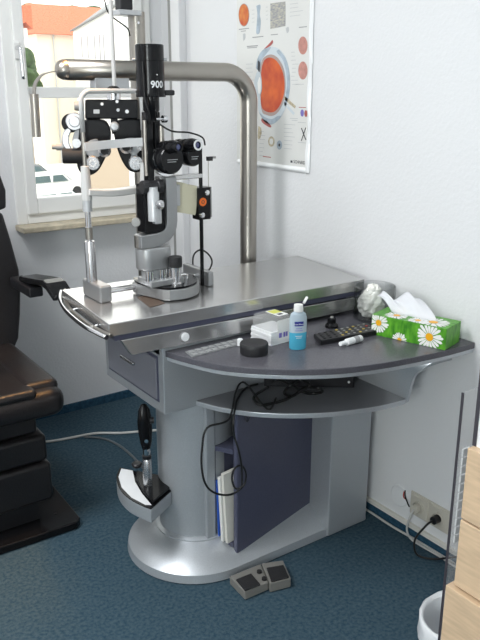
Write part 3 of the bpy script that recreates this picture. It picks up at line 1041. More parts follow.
for i, cx_ in enumerate((cl.x, c2x)):
    z0 = T + 0.048 if i == 0 else T + 0.03
    cb_ = MB().lathe([(0, z0), (0.0155, z0), (0.0155, zz(243)), (0.014, zz(241)), (0, zz(241))], Matrix.Translation((cx_, YR, 0)), 24).build('lower_sleeve', M['alu_bright'], head)
    MB().cyl((cx_, YR, zz(241)), (cx_, YR, zz(205)), 0.0085, n=20).build('inner_rod', M['chrome'], cb_)
    MB().cyl((cx_, YR, zz(239)), (cx_, YR, zz(227)), 0.0105, n=20).build('threaded_ring', M['steel'], cb_)
    MB().cyl((cx_, YR, zz(211)), (cx_, YR, zz(199)), 0.0135, n=20).build('joint_collar', M['lgrey'], cb_)
    MB().lathe([(0, zz(200)), (0.0150, zz(200)), (0.0145, zz(185)), (0.0118, zz(166)), (0, zz(165))], Matrix.Translation((cx_, YR, 0)), 24).build('grip', M['offwhite'], cb_)
    MB().cyl((cx_, YR, zz(166)), (cx_, YR, zz(130)), 0.0058, n=16).build('upper_rod', M['steel'], cb_)
# second foot of the far leg, hidden behind the slit lamp
MB().box(c2x - 0.02, c2x + 0.02, YR - 0.014, YR + 0.03, T + 0.0, T + 0.034).build('foot_block', M['instr'], head)
hz_ = zz(91)
rr = 0.028
loop = [Vector((cl.x, YR, zz(132)))]
for i in range(0, 9):
    t = PI - PI / 2 * i / 8
    loop.append(Vector((cl.x + rr + rr * math.cos(t), YR, hz_ - rr + rr * math.sin(t))))
for i in range(0, 9):
    t = PI / 2 - PI / 2 * i / 8
    loop.append(Vector((c2x - rr + rr * math.cos(t), YR, hz_ - rr + rr * math.sin(t))))
loop.append(Vector((c2x, YR, zz(132))))
MB().tube(loop, 0.0068, n=16).build('forehead_frame', M['offwhite'], head)
sb = []
for i in range(13):
    t = i / 12
    sb.append(Vector((cl.x + 0.185 * t, YR - 0.006 + 0.014 * math.sin(PI * t) - 0.0, zz(146.5) + (zz(139) - zz(146.5)) * t * 0.35)))
MB().ribbon(sb, (0, 0, 1), 0.0115, 0.004).build('forehead_band', M['whitep'], head)
cb2 = []
for i in range(13):
    t = i / 12
    cb2.append(Vector((cl.x + 0.185 * t, YR, zz(191.5) - 0.008 * math.sin(PI * t))))
MB().ribbon(cb2, (0, 1, 0), 0.020, 0.019).build('chin_cup', M['offwhite'], head, bevel=0.003)

# ------------------------------------------------------------------ slit lamp
PX_, PY_ = 1.000, 1.865
sl = thing('slit_lamp', 'slit lamp microscope with black lamp tower marked 900', 'slit lamp', (PX_, PY_, T))
bp_ = [(0.955, 1.905)] + [(0.985, 1.800)] + spline2([(1.00, 1.784), (1.05, 1.775), (1.105, 1.800), (1.140, 1.855), (1.148, 1.895), (1.130, 1.930), (1.08, 1.938)], 4) + [(0.960, 1.938)]
sbase = MB().prism(bp_, T + 0.004, T + 0.034).build('base', M['instr'], sl, bevel=0.002)
cxb, cyb = 1.055, 1.90
MB().prism([(cxb + (x - cxb) * 0.94, cyb + (y - cyb) * 0.94) for x, y in bp_], T + 0.034, T + 0.040).build('top_plate', M['blackg'], sbase)
gp = [az(x, y, T + 0.0015) for x, y in ((137, 297), (150, 307), (165, 303), (150, 295))]
MB().slab(gp, (0, 0, -0.0014)).build('glide_plate', M['brown'], sl)
for dy in (0.0, 0.025):
    MB().cyl((0.868, 1.905 + dy, T + 0.024), (0.975, 1.905 + dy, T + 0.024), 0.0055, n=14).build('axle', M['chrome'], sl)
rg = MB().box(1.183, 1.203, 1.865, 2.02, T + 0.0, T + 0.046).build('rail_cover', M['instr'], sl, bevel=0.004)
MB().cyl((1.13, 1.93, T + 0.024), (1.185, 1.93, T + 0.024), 0.0055, n=14).build('axle', M['chrome'], sl)
# cross slide, pedestal
MB().box(0.958, 1.068, 1.815, 1.90, T + 0.040, T + 0.059).build('cross_slide', M['instr'], sl, bevel=0.003)
ped = MB()
pd = rrect(0.945, 1.050, 1.835, 1.905, 0.034, 8)
ped.prism(pd, T + 0.084, T + 0.150, smooth=True)
pedO = ped.build('pedestal', M['instr'], sl, bevel=0.006, seg=3)
for dx in (0.965, 1.005, 1.035):
    MB().cyl((dx, 1.835, T + 0.058), (dx, 1.835, T + 0.086), 0.012, n=16).build('guide_roller', M['chrome'], pedO)
MB().cyl((0.99, 1.87, T + 0.05), (0.99, 1.87, T + 0.085), 0.03, n=20).build('pedestal_foot', M['lgrey'], pedO)
# swivel cluster above the pedestal
sw = MB()
sw.cyl((0.965, 1.87, T + 0.150), (0.965, 1.87, T + 0.185), 0.024, n=24)
sw.build('swivel', M['steel'], sl)
q = ay(138, 222, 1.85)
MB().lathe_dir([(0, 0), (0.012, 0), (0.013, 0.006), (0.012, 0.012), (0, 0.013)], (q.x - 0.002, 1.855, q.z), (-0.6, -0.8, 0), 20).build('swivel_knob', M['greyp'], sl)
# J-shaped illumination bracket
jout = [(1.066, 1.186), (1.066, 1.075)] + spline2([(1.066, 1.062), (1.060, 1.034), (1.043, 1.010), (1.015, 0.995), (0.985, 0.990)], 4) + [(0.945, 0.990), (0.945, 1.028), (0.990, 1.030)] + spline2([(1.005, 1.031), (1.020, 1.037), (1.029, 1.050), (1.031, 1.068)], 4) + [(1.031, 1.186)]
MB().slab([(x, PY_ - 0.024, z) for x, z in jout], (0, 0.044, 0)).build('bracket_arm', M['instr'], sl, bevel=0.003)
# black illumination body with silver prism cylinder
MB().box(0.962, 1.026, PY_ - 0.02, PY_ + 0.03, 1.032, 1.168).build('illumination_body', M['blackg'], sl, bevel=0.003)
q = ay(153.5, 203, PY_ - 0.035)
prm = MB().lathe([(0, -0.050), (0.0165, -0.050), (0.0165, 0.028), (0.013, 0.034), (0.013, 0.044), (0, 0.044)], Matrix.Translation((q.x, q.y, q.z)), 24).build('prism_cylinder', M['lgrey'], sl)
q = ay(158.5, 204.5, PY_ - 0.05)
MB().lathe_dir([(0, 0), (0.012, 0), (0.013, 0.010), (0.006, 0.012), (0.005, 0.016), (0, 0.016)], (q.x, q.y, q.z), (0.1, -1, 0), 20).build('prism_knob', M['alu_bright'], prm)
MB().box(q.x - 0.012, q.x + 0.010, q.y, q.y + 0.02, q.z - 0.055, q.z).build('prism_lever', M['lgrey'], prm, bevel=0.003)
# slit controls: black rollers and neck
q = ay(149, 186, PY_)
MB().lathe_dir([(0, 0), (0.017, 0), (0.019, 0.004), (0.019, 0.020), (0.017, 0.022), (0.017, 0.046), (0.019, 0.048), (0.019, 0.062), (0, 0.064)], (q.x - 0.033, q.y - 0.018, q.z), (1, 0, 0), 24).build('slit_roller', M['blackm'], sl)
lx, ly = ay(150, 70, 1.86).x, 1.86


def zl(y):
    return ay(150, y, 1.86).z


nk = MB()
nk.box(lx - 0.024, lx - 0.004, ly - 0.014, ly + 0.014, zl(188), zl(112))
nk.box(lx + 0.002, lx + 0.020, ly - 0.012, ly + 0.012, zl(150), zl(112))
nk.build('lamp_neck', M['blackg'], sl, bevel=0.002)
MB().cyl((lx + 0.022, ly - 0.012, zl(160)), (lx + 0.022, ly - 0.012, zl(126)), 0.0075, n=16).build('filter_tube', M['steel'], sl)
MB().cyl((lx - 0.028, ly - 0.010, zl(175)), (lx - 0.028, ly - 0.010, zl(120)), 0.005, n=14).build('guide_rod', M['steel'], sl)
MB().lathe([(0, zl(122)), (0.017, zl(122)), (0.019, zl(112)), (0.0225, zl(110)), (0.0225, zl(96)), (0, zl(96))], Matrix.Translation((lx, ly, 0)), 28).build('lamp_cone', M['blackg'], sl)
q = ay(164, 119, ly - 0.02)
MB().lathe_dir([(0, 0), (0.004, 0), (0.004, 0.02), (0.010, 0.020), (0.010, 0.032), (0, 0.032)], (q.x - 0.025, q.y, q.z), (1, 0, 0), 18).build('clamp_screw', M['chrome'], sl)
MB().lathe([(0, zl(97)), (0.040, zl(97)), (0.041, zl(95.5)), (0.041, zl(90.5)), (0, zl(90))], Matrix.Translation((lx, ly, 0)), 36).build('lamp_collar', M['blackg'], sl)
MB().box(lx + 0.02, lx + 0.062, ly - 0.025, ly + 0.012, zl(95.5), zl(90)).build('collar_lever', M['blackm'], sl, bevel=0.004)
lampR = 0.0385
lh_ = MB().lathe([(0, zl(91)), (lampR, zl(91)), (lampR, zl(61.5)), (lampR - 0.001, zl(61.3)), (lampR - 0.001, zl(61.0)), (lampR, zl(60.8)), (lampR, zl(45.5)), (lampR - 0.002, zl(44.5)), (0, zl(44.2))], Matrix.Translation((lx, ly, 0)), 48).build('lamp_housing', M['blackg'], sl)
for s in (-1, 1):
    MB().cyl((lx + s * lampR * 0.85, ly - s * lampR * 0.5, zl(59.5)), (lx + s * (lampR * 0.85 + 0.007), ly - s * (lampR * 0.5 + 0.004), zl(59.5)), 0.004, n=12).build('housing_screw', M['lgrey'], lh_)
view = math.atan2(-ly, -lx)             # towards the room side where the operator reads it


def on_lamp(x, y):
    a = view + math.radians(28) + x / lampR
    return (lx + (lampR + 0.0006) * math.cos(a), ly + (lampR + 0.0006) * math.sin(a), zl(87.6) + y)


text_part('model_number', '900', 0.0245, M['whitep'], lh_, on_lamp, bold=0.0006)
q = on_lamp(0, 0)
MB().ball((q[0], q[1], zl(75)), 0.0016, 6).build('index_dot', M['whitep'], lh_)
# lamp lead down to the microscope
lead = [(lx + 0.008, ly - 0.03, zl(124)), (lx + 0.04, ly - 0.04, zl(131)), (lx + 0.09, ly - 0.05, zl(133)), (lx + 0.125, ly - 0.06, zl(138)), (lx + 0.14, ly - 0.05, zl(146))]
MB().tube(spline(lead, 6), 0.0024, n=8).build('lamp_lead', M['cable_b'], sl)
MB().tube(spline([(lx - 0.033, ly - 0.022, zl(62)), (lx - 0.036, ly - 0.03, zl(80)), (lx - 0.034, ly - 0.03, zl(100)), (lx - 0.024, ly - 0.03, zl(112)), (lx - 0.014, ly - 0.02, zl(124))], 6), 0.0022, n=8).build('lamp_lead', M['cable_b'], sl)
# binocular microscope
for (ex, ey, er, bodyx, bodyy, br_) in ((179, 147, 0.0155, 167.5, 159, 0.041), (198, 145, 0.0165, 190, 156, 0.028)):
    q = ay(ex, ey, 1.77)
    d = Vector((0.10, -1, 0.06)).normalized()
    s0 = q - d * 0.14
    bar_ = MB().lathe_dir([(0, 0), (0.013, 0), (0.013, 0.04), (0.0175, 0.045), (0.0175, 0.058), (0.015, 0.060), (0.015, 0.066), (0.0175, 0.068), (0.0175, 0.085), (0.0150, 0.088), (0.0150, 0.096), (0.0185, 0.100), (0.0185, 0.118), (er, 0.124), (er * 0.92, 0.140), (er * 0.6, 0.140), (er * 0.6, 0.134), (0, 0.134)], s0, d, 28).build('eyepiece', M['blackg'], sl)
    MB().lathe_dir([(0, 0), (er * 0.6, 0), (er * 0.45, 0.003), (0, 0.004)], s0 + d * 0.134, d, 20).build('ocular_lens', M['bglass'], bar_)
    if ex > 190:
        MB().lathe_dir([(er * 0.60, 0), (er * 0.9, 0), (er * 0.9, 0.0012), (er * 0.60, 0.0012), (er * 0.60, 0)], s0 + d * 0.140, d, 24).build('eyepiece_ring', M['whitep'], bar_)
    q = ay(bodyx, bodyy, 1.835)
    MB().lathe_dir([(0, 0), (br_ * 0.9, 0), (br_, 0.006), (br_, 0.038), (br_ * 0.88, 0.046), (0, 0.046)], (q.x, q.y + 0.022, q.z), (0.05, -1, 0), 36).build('prism_housing', M['blackg'], sl)
    # engraved lines on the housing
    ln = MB()
    for k in (0, 1):
        ln.box(q.x - br_ * 0.35, q.x + br_ * (0.45 - 0.12 * k), q.y - 0.0250, q.y - 0.0235, q.z - 0.001 - 0.006 * k, q.z + 0.0004 - 0.006 * k)
    ln.build('engraved_line', M['inkl'], sl)
q = ay(168, 150, 1.90)
MB().box(q.x - 0.035, q.x + 0.065, 1.86, 1.94, q.z - 0.035, q.z + 0.02).build('microscope_body', M['blackg'], sl, bevel=0.008)
MB().lathe_dir([(0.037, -0.006), (0.0455, -0.006), (0.0455, 0.012), (0.037, 0.012), (0.037, -0.006)], ay(165, 159.5, 1.855), (0.05, -1, 0), 36).build('housing_ring', M['chrome'], sl)
# horizontal arm with cream box, black dial box on its rod
MB().box(1.02, 1.165, PY_ - 0.006, PY_ + 0.022, ay(163, 181, 1.86).z, ay(163, 176.5, 1.86).z).build('microscope_arm', M['alu'], sl, bevel=0.002)
a, b2 = ay(175, 183, 1.88), ay(196, 213, 1.88)
ob_ = MB()
pl = spline2([(175.5, 183), (182, 182.5), (190, 185), (196, 186.5), (197, 188), (196, 213), (192, 214.5), (183, 213), (175, 212)], 3)
ob_.slab([ay(x, y, 1.872) for x, y in pl], (0, 0.05, 0)).build('drum_box', M['creamp'], sl, bevel=0.004)
MB().box(a.x - 0.008, a.x + 0.004, 1.858, 1.876, ay(175, 205, 1.88).z, ay(175, 184, 1.88).z).build('drum_plate', M['lgrey'], sl, bevel=0.002)
rx = ay(203, 215, 1.875).x
MB().cyl((rx, 1.885, T + 0.002), (rx, 1.885, ay(203, 147, 1.88).z), 0.0058, n=16).build('dial_rod', M['blackg'], sl)
a, b2 = ay(198.5, 188, 1.862), ay(211, 219, 1.862)
dbx = MB().box(a.x, b2.x, 1.862, 1.90, b2.z, a.z).build('dial_box', M['blackg'], sl, bevel=0.002)
MB().box(b2.x, b2.x + 0.008, 1.870, 1.902, b2.z + 0.004, a.z - 0.001).build('dial_plate', M['greyp'], dbx)
q = ay(203, 202, 1.861)
MB().lathe_dir([(0, 0), (0.0125, 0), (0.0125, 0.0012), (0, 0.0012)], (q.x, 1.862, q.z), (0, -1, 0), 24).build('orange_disc', M['orange'], dbx, label='round orange sticker')
MB().lathe_dir([(0.0038, 0), (0.0055, 0), (0.0055, 0.0006), (0.0038, 0.0006), (0.0038, 0)], (q.x, 1.8608, q.z), (0, -1, 0), 16).build('disc_mark', M['inkd'], dbx)
for (x, y) in ((206, 192.5), (201.5, 215)):
    q = ay(x, y, 1.861)
    MB().lathe_dir([(0, 0), (0.008, 0), (0.008, 0.009), (0.005, 0.012), (0, 0.012)], (q.x, 1.862, q.z), (0, -1, 0), 20).build('dial_knob', M['chrome'], dbx)
q, q2 = ay(208.5, 187, 1.88), ay(208.5, 158, 1.88)
ndl = MB().cyl((q.x, 1.88, q.z - 0.01), (q.x, 1.88, q2.z), 0.0012, n=8).build('weight_rod', M['steel'], dbx)
MB().box(q2.x - 0.005, q2.x + 0.012, 1.875, 1.885, q2.z - 0.008, q2.z + 0.004).build('rod_tip', M['blackm'], ndl)
MB().box(q2.x + 0.012, q2.x + 0.024, 1.877, 1.883, q2.z - 0.002, q2.z + 0.004).build('rod_end', M['greyp'], ndl)
# joystick
jq = az(176, 284, T + 0.040)
js = MB().lathe([(0, 0), (0.019, 0), (0.019, 0.004), (0.013, 0.008), (0.013, 0.012), (0.015, 0.014), (0.018, 0.052), (0, 0.052)], Matrix.Translation((jq.x, jq.y, T + 0.040)), 28).build('joystick', M['alu_bright'], sl)
MB().lathe([(0, 0), (0.019, 0), (0.0195, 0.003), (0.0195, 0.026), (0.018, 0.030), (0, 0.030)], Matrix.Translation((jq.x, jq.y, T + 0.092)), 28).build('joystick_grip', M['rubber'], js)
q = az(184, 283, T + 0.040)
MB().lathe([(0, 0), (0.012, 0), (0.012, 0.016), (0.009, 0.018), (0, 0.018)], Matrix.Translation((q.x + 0.02, q.y + 0.03, T + 0.040)), 20).build('brake_knob', M['chrome'], sl)
# cable loop behind the lamp
lp = [az(193, 270, T + 0.004) + Vector((0, 0, 0.004)), ay(193, 258, 1.99), ay(196, 252, 1.99), ay(202, 250, 1.99), ay(209, 255, 1.99), ay(212, 262, 1.99), ay(209, 270, 1.98), ay(203, 274, 1.96)]
tag(MB().tube(spline(lp, 7), 0.0028, n=8).build('looped_cable', M['cable_b']), 'black cable loop standing on the steel table behind the slit lamp', 'cable')

# ------------------------------------------------------------------ patient chair
ch = thing('examination_chair', 'black leather patient chair with armrest at the left edge', 'chair', (0.5, 2.4, 0))


def cushion(name, x0, x1, y0, y1, z0, z1, r, M4=None, m='leather', parent=None, crown=0.012, seg=5):
    bm = bmesh.new()
    bmesh.ops.create_cube(bm, size=1.0)
    for v in bm.verts:
        v.co = Vector(((x0 + x1) / 2 + v.co.x * (x1 - x0), (y0 + y1) / 2 + v.co.y * (y1 - y0), (z0 + z1) / 2 + v.co.z * (z1 - z0)))
    bmesh.ops.bevel(bm, geom=list(bm.edges), offset=r, segments=seg, affect='EDGES', profile=0.5)
    mb = MB()
    vs = [v.co.copy() for v in bm.verts]
    idx = {v: i for i, v in enumerate(bm.verts)}
    fs = [[idx[v] for v in f.verts] for f in bm.faces]
    bm.free()
    if M4 is not None:
        vs = [M4 @ v for v in vs]
    mb.add(vs, fs, True)
    o = mb.build(name, M[m], parent)
    o.modifiers.new('wn', 'WEIGHTED_NORMAL')
    return o


seat = cushion('seat', 0.22, 0.792, 2.095, 2.66, 0.425, 0.520, 0.04, parent=ch, seg=6)
cushion('seat_pad', 0.30, 0.700, 2.100, 2.58, 0.50, 0.534, 0.016, parent=seat, seg=4)
cushion('seat_bolster', 0.668, 0.786, 2.135, 2.60, 0.49, 0.540, 0.024, parent=seat, seg=4)
cushion('bellows_section', 0.24, 0.712, 2.17, 2.62, 0.355, 0.43, 0.012, parent=ch)
cushion('bellows_section', 0.23, 0.735, 2.155, 2.64, 0.255, 0.350, 0.016, parent=ch)
cushion('bellows_section', 0.23, 0.742, 2.150, 2.64, 0.110, 0.250, 0.016, parent=ch)
bpz = MB()
bpz.prism([(0.22, 2.105), (0.795, 2.10), (0.815, 2.12), (0.825, 2.66), (0.22, 2.66)], 0.002, 0.030)
bplate = bpz.build('base_plate', M['blackg'], ch, bevel=0.004)
MB().lathe([(0, 0), (0.004, 0), (0.004, 0.002), (0, 0.002)], Matrix.Translation((0.755, 2.19, 0.030)), 10).build('plate_screw', M['black'], bplate)
MB().box(0.24, 0.70, 2.19, 2.60, 0.030, 0.112).build('pedestal', M['black'], ch)
# upholstered back, narrowing towards the top
def back_pt(x, z, front=True):
    return Vector((0.5 + x, 2.565 + 0.082 * (z - 0.5) + (0.0 if front else 0.10), z))


prof_b = [(0.285, 0.515), (0.305, 0.55), (0.322, 0.64), (0.333, 0.72), (0.336, 0.80), (0.319, 0.91), (0.301, 1.008)]
outl = prof_b + [(-x, z) for x, z in prof_b[::-1]]
bkm = MB().slab([back_pt(x, z) for x, z in outl], (0, 0.10, 0))
bk = bkm.build('backrest', M['leather'], ch, bevel=0.012, seg=4)
prof_h = [(0.29, 1.018), (0.312, 1.024), (0.318, 1.085), (0.29, 1.20), (0.22, 1.26)]
outl = prof_h + [(-x, z) for x, z in prof_h[::-1]]
MB().slab([back_pt(x, z) - Vector((0, 0.012, 0)) for x, z in outl], (0, 0.10, 0)).build('headrest', M['leather'], ch, bevel=0.008, seg=3)
MB().box(0.44, 0.56, 2.63, 2.66, 0.98, 1.08).build('headrest_bracket', M['black'], ch)
# armrest (right) and its bracket
az0, az1 = 0.772, 0.80
for side, sx in (('r', 1), ('l', -1)):
    cx0 = 0.5

    def X(x):
        return cx0 + sx * (x - cx0)
    ar = MB()
    pr = [(2.50, 0.799), (2.27, 0.833), (2.235, 0.829), (2.175, 0.802), (2.165, 0.788), (2.18, 0.783), (2.24, 0.806), (2.28, 0.810), (2.50, 0.776)]
    ar.slab([(X(0.800), y, z) for y, z in pr], (sx * 0.070, 0, 0))
    arm = ar.build('armrest', M['blackg'], ch, bevel=0.006, seg=3)
    MB().box(min(X(0.79), X(0.84)), max(X(0.79), X(0.84)), 2.37, 2.57, 0.750, 0.785).build('armrest_bracket', M['black'], arm, bevel=0.006)

# ------------------------------------------------------------------ things on the worktop
# black round tin
q = (az(240, 352, W) + az(268, 352, W)) / 2
q = az(254, 353, W)
rad = (az(268, 352, W) - az(240, 352, W)).length / 2
tin = thing('round_tin', 'round black lidded tin near the front of the worktop', 'tin', (q.x, q.y, W))
MB().lathe([(0, 0), (rad * 0.96, 0), (rad, 0.003), (rad, 0.020), (0, 0.020)], Matrix.Translation((q.x, q.y, W)), 40).build('tin_body', M['blackm'], tin)
MB().lathe([(rad * 0.5, 0.020), (rad * 1.02, 0.020), (rad * 1.02, 0.027), (rad * 0.97, 0.031), (rad * 0.90, 0.0305), (0, 0.0300)], Matrix.Translation((q.x, q.y, W)), 40).build('tin_lid', M['blackm'], tin)

# clear box of cotton swabs
p0, p1, p2 = az(250.5, 338.5, W), az(271, 346.5, W), az(290, 341, W)
e1 = p1 - p0
e2 = p2 - p1
e2 = Vector((e2.x, e2.y, 0))
e1 = Vector((e1.x, e1.y, 0))
e2 = (e2 - e1 * e2.dot(e1) / e1.dot(e1)).normalized() * 0.085
corners = [p0, p1, p1 + e2, p0 + e2]
ctrb = sum(corners, Vector()) / 4
swab = thing('swab_box', 'clear plastic box of white swabs with yellow green label', 'box', (ctrb.x, ctrb.y, W))


def inset(k):
    return [ctrb + (c - ctrb) * k for c in corners]


def hx(k0, k1, z0, z1):
    a = [Vector((c.x, c.y, W + z0)) for c in inset(k0)]
    b_ = [Vector((c.x, c.y, W + z1)) for c in inset(k1)]
    return MB().hexa(a, b_)


low = hx(1.0, 1.0, 0.0, 0.004)
for i in range(5):
    z = 0.004 + i * 0.007
    for fs_ in hx(1.0 if i % 2 else 0.97, 1.0 if i % 2 else 0.97, z, z + 0.007).f:
        pass
    h_ = hx(1.0 if i % 2 else 0.97, 1.0 if i % 2 else 0.97, z, z + 0.007)
    low.add(h_.v, h_.f)
low.build('box_tray', M['whitep'], swab, bevel=0.001)
lidm = hx(0.93, 0.86, 0.0392, 0.078)
lidb = lidm.build('box_lid', M['lidfilm'], swab, bevel=0.004)
a = [Vector((c.x, c.y, W + 0.0785)) for c in inset(0.80)]
d1 = (a[1] - a[0])
d2 = (a[3] - a[0])
MB().slab([a[0] + d1 * 0.15 + d2 * 0.45, a[0] + d1 * 0.15 + d2 * 0.98, a[0] + d1 * 0.95 + d2 * 0.98, a[0] + d1 * 0.95 + d2 * 0.45], (0, 0, 0.0008)).build('box_label', M['paper'], swab)
MB().slab([a[0] + d1 * 0.2 + d2 * 0.5 + ZZ * .0009, a[0] + d1 * 0.2 + d2 * 0.95 + ZZ * .0009, a[0] + d1 * 0.6 + d2 * 0.95 + ZZ * .0009, a[0] + d1 * 0.6 + d2 * 0.5 + ZZ * .0009], (0, 0, 0.0006)).build('label_band', M['ylabel'], swab)
MB().slab([a[0] + d1 * 0.7 + d2 * 0.55 + ZZ * .0009, a[0] + d1 * 0.7 + d2 * 0.8 + ZZ * .0009, a[0] + d1 * 0.86 + d2 * 0.8 + ZZ * .0009, a[0] + d1 * 0.86 + d2 * 0.55 + ZZ * .0009], (0, 0, 0.0006)).build('label_print', M['inkd'], swab)
# label fold on the front right face
ff = [Vector((c.x, c.y, 0)) for c in inset(1.0)]
A_, B_ = ff[1], ff[2]
nf = (A_ - ff[0]).normalized() * 0.0015
z0_, z1_ = W + 0.012, W + 0.070
lab = MB().slab([A_ * 0.72 + B_ * 0.28 + nf + ZZ * z0_, A_ * 0.02 + B_ * 0.98 + nf + ZZ * z0_, A_ * 0.08 + B_ * 0.92 - nf * 2 + ZZ * z1_, A_ * 0.70 + B_ * 0.30 - nf * 2 + ZZ * z1_], nf * 0.6).build('front_label', M['paper'], swab)
for (u0, u1) in ((0.32, 0.44), (0.52, 0.60), (0.63, 0.70)):
    MB().slab([A_ * (1 - u) + B_ * u + nf * 1.8 + ZZ * (W + zz_) for u, zz_ in ((u0, 0.020), (u1, 0.020), (u1, 0.034), (u0, 0.034))], nf * 0.4).build('label_print', M['violet'], swab)

# hand gel bottle
q = az(297.5, 348.5, W)
bo = thing('gel_bottle', 'clear bottle of blue hand gel with open white cap', 'bottle', (q.x, q.y, W))
ry = math.atan2(RT.y, RT.x)
B4 = Matrix.Translation((q.x, q.y, W)) @ Matrix.Rotation(ry + 0.2, 4, 'Z') @ Matrix.Diagonal((1.08, 0.66, 1, 1))
MB().lathe([(0, 0.0005), (0.0205, 0.0005), (0.0225, 0.004), (0.0228, 0.050), (0, 0.050)], B4, 32).build('gel', M['gel'], bo)
MB().lathe([(0, 0.0502), (0.0228, 0.0502), (0.0228, 0.090), (0.020, 0.102), (0.012, 0.109), (0.0, 0.109)], B4, 32).build('bottle_body', M['bottle'], bo)
MB().lathe([(0, 0.109), (0.0125, 0.109), (0.0135, 0.112), (0.0125, 0.128), (0, 0.128)], Matrix.Translation((q.x, q.y, W)), 24).build('cap', M['white'], bo)
cp = Vector((q.x, q.y, W + 0.128)) + RT * 0.012
ld = RT * 0.45 + ZZ * 0.9 + FH * 0.1
MB().lathe_dir([(0, -0.003), (0.010, -0.003), (0.011, 0.0), (0.010, 0.004), (0, 0.004)], cp + ld.normalized() * 0.014, (RT * 0.9 - ZZ * 0.45 - FH * 0.25), 20).build('flip_lid', M['white'], bo)


def on_bottle(x, y):
    a = -PI / 2 - 0.05 + x / 0.0226
    v = B4 @ Vector((0.0233 * math.cos(a), 0.0233 * math.sin(a), y))
    return (v.x, v.y, v.z)


lb = MB()
N = 10
vs = []
for i in range(N + 1):
    x = -0.012 + 0.024 * i / N
    vs += [on_bottle(x, 0.070), on_bottle(x, 0.083)]
lb.add(vs, [(2 * i, 2 * i + 2, 2 * i + 3, 2 * i + 1) for i in range(N)])
lb.build('brand_label', M['navy'], bo)


def on_bottle2(x, y):
    a = -PI / 2 - 0.05 + x / 0.0226
    v = B4 @ Vector((0.0237 * math.cos(a), 0.0237 * math.sin(a), 0.0735 + y))
    return (v.x, v.y, v.z)


text_part('brand_lettering', 'Sterillium', 0.0062, M['paper'], bo, on_bottle2)
for k, (w_, zz_) in enumerate(((0.008, 0.062), (0.010, 0.056), (0.009, 0.040), (0.007, 0.035))):
    vs = []
    for i in range(N + 1):
        x = -w_ + 2 * w_ * i / N
        vs += [on_bottle(x, zz_), on_bottle(x, zz_ + 0.0018)]
    m_ = MB()
    m_.add(vs, [(2 * i, 2 * i + 2, 2 * i + 3, 2 * i + 1) for i in range(N)])
    m_.build('label_line', M['violet'] if k < 2 else M['sclera2'], bo)

# remote control and what lies on it
rc = [az(x, y, W) for x, y in ((313.5, 338.5), (321, 345.5), (378, 335), (366, 327))]
rc = [Vector((p.x, p.y, W + 0.001)) for p in rc]
rmt = thing('remote_control', 'flat black remote keypad with rows of coloured buttons', 'remote control', sum(rc, Vector()) / 4)
MB().hexa(rc, [p + ZZ * 0.014 for p in rc]).build('remote_body', M['black'], rmt, bevel=0.002)
for i in range(9):
    for j in range(4):
        u, v = (i + 0.8) / 9.6, (j + 0.7) / 4.4
        c = (rc[0] * (1 - u) + rc[3] * u) * (1 - v) + (rc[1] * (1 - u) + rc[2] * u) * v
        m_ = M['greyp'] if (i + j) % 3 else (M['rbtn'] if i > 6 and j < 2 else M['ybtn'])
        if i < 3:
            m_ = M['blackm']
        MB().box(c.x - 0.0034, c.x + 0.0034, c.y - 0.0026, c.y + 0.0026, W + 0.0145, W + 0.0168).build('remote_button', m_, rmt)

q = az(331.5, 327, W)
cone = thing('black_stopper', 'small black conical stopper behind the remote keypad', 'stopper', (q.x, q.y, W))
MB().lathe([(0, 0), (0.020, 0), (0.020, 0.007), (0.0135, 0.014), (0.0125, 0.027), (0.0095, 0.030), (0, 0.030)], Matrix.Translation((q.x, q.y, W)), 28).build('stopper_body', M['blackg'], cone)
MB().lathe([(0, 0.030), (0.0055, 0.030), (0.0045, 0.034), (0, 0.034)], Matrix.Translation((q.x, q.y, W)), 20).build('stopper_tip', M['greyp'], cone)

ta, tb = az(340, 347.5, W), az(361, 341.5, W)
ta = Vector((ta.x, ta.y, W + 0.0102))
tb = Vector((tb.x, tb.y, W + 0.0102))
tube = thing('dropper_bottle', 'small white dropper bottle lying beside the remote keypad', 'bottle', (ta + tb) / 2)
d = (tb - ta)
Ld = d.length
MB().lathe_dir([(0, 0), (0.006, 0), (0.0065, Ld * 0.28), (0.0098, Ld * 0.30), (0.0100, Ld * 0.97), (0.0085, Ld), (0, Ld)], ta, d, 24).build('bottle_body', M['whitep'], tube)
MB().lathe_dir([(0.0101, 0), (0.0102, 0), (0.0102, Ld * 0.22), (0.0101, Ld * 0.22)], ta + d * 0.62, d, 24).build('bottle_label', M['ink'], tube)

# glass jar with cotton wool
q = az(374.5, 313, W)
q = Vector((q.x, q.y - 0.012, W))
jr = 0.064
q.y = min(q.y, 1.594)
if q.x + jr > XW - 0.006:
    q.x = XW - 0.006 - jr
jar = thing('glass_jar', 'clear round glass jar behind the tissue box', 'jar', (q.x, q.y, W))
MB().lathe([(0, 0.0), (jr - 0.003, 0.0), (jr, 0.004), (jr, 0.105), (jr - 0.0015, 0.107), (jr - 0.004, 0.105), (jr - 0.004, 0.008), (0, 0.008)], Matrix.Translation((q.x, q.y, W)), 48).build('jar_wall', M['glass'], jar)
cw = MB()
ctrw = Vector((q.x, q.y, W)) - RT * 0.014 - FH * 0.012


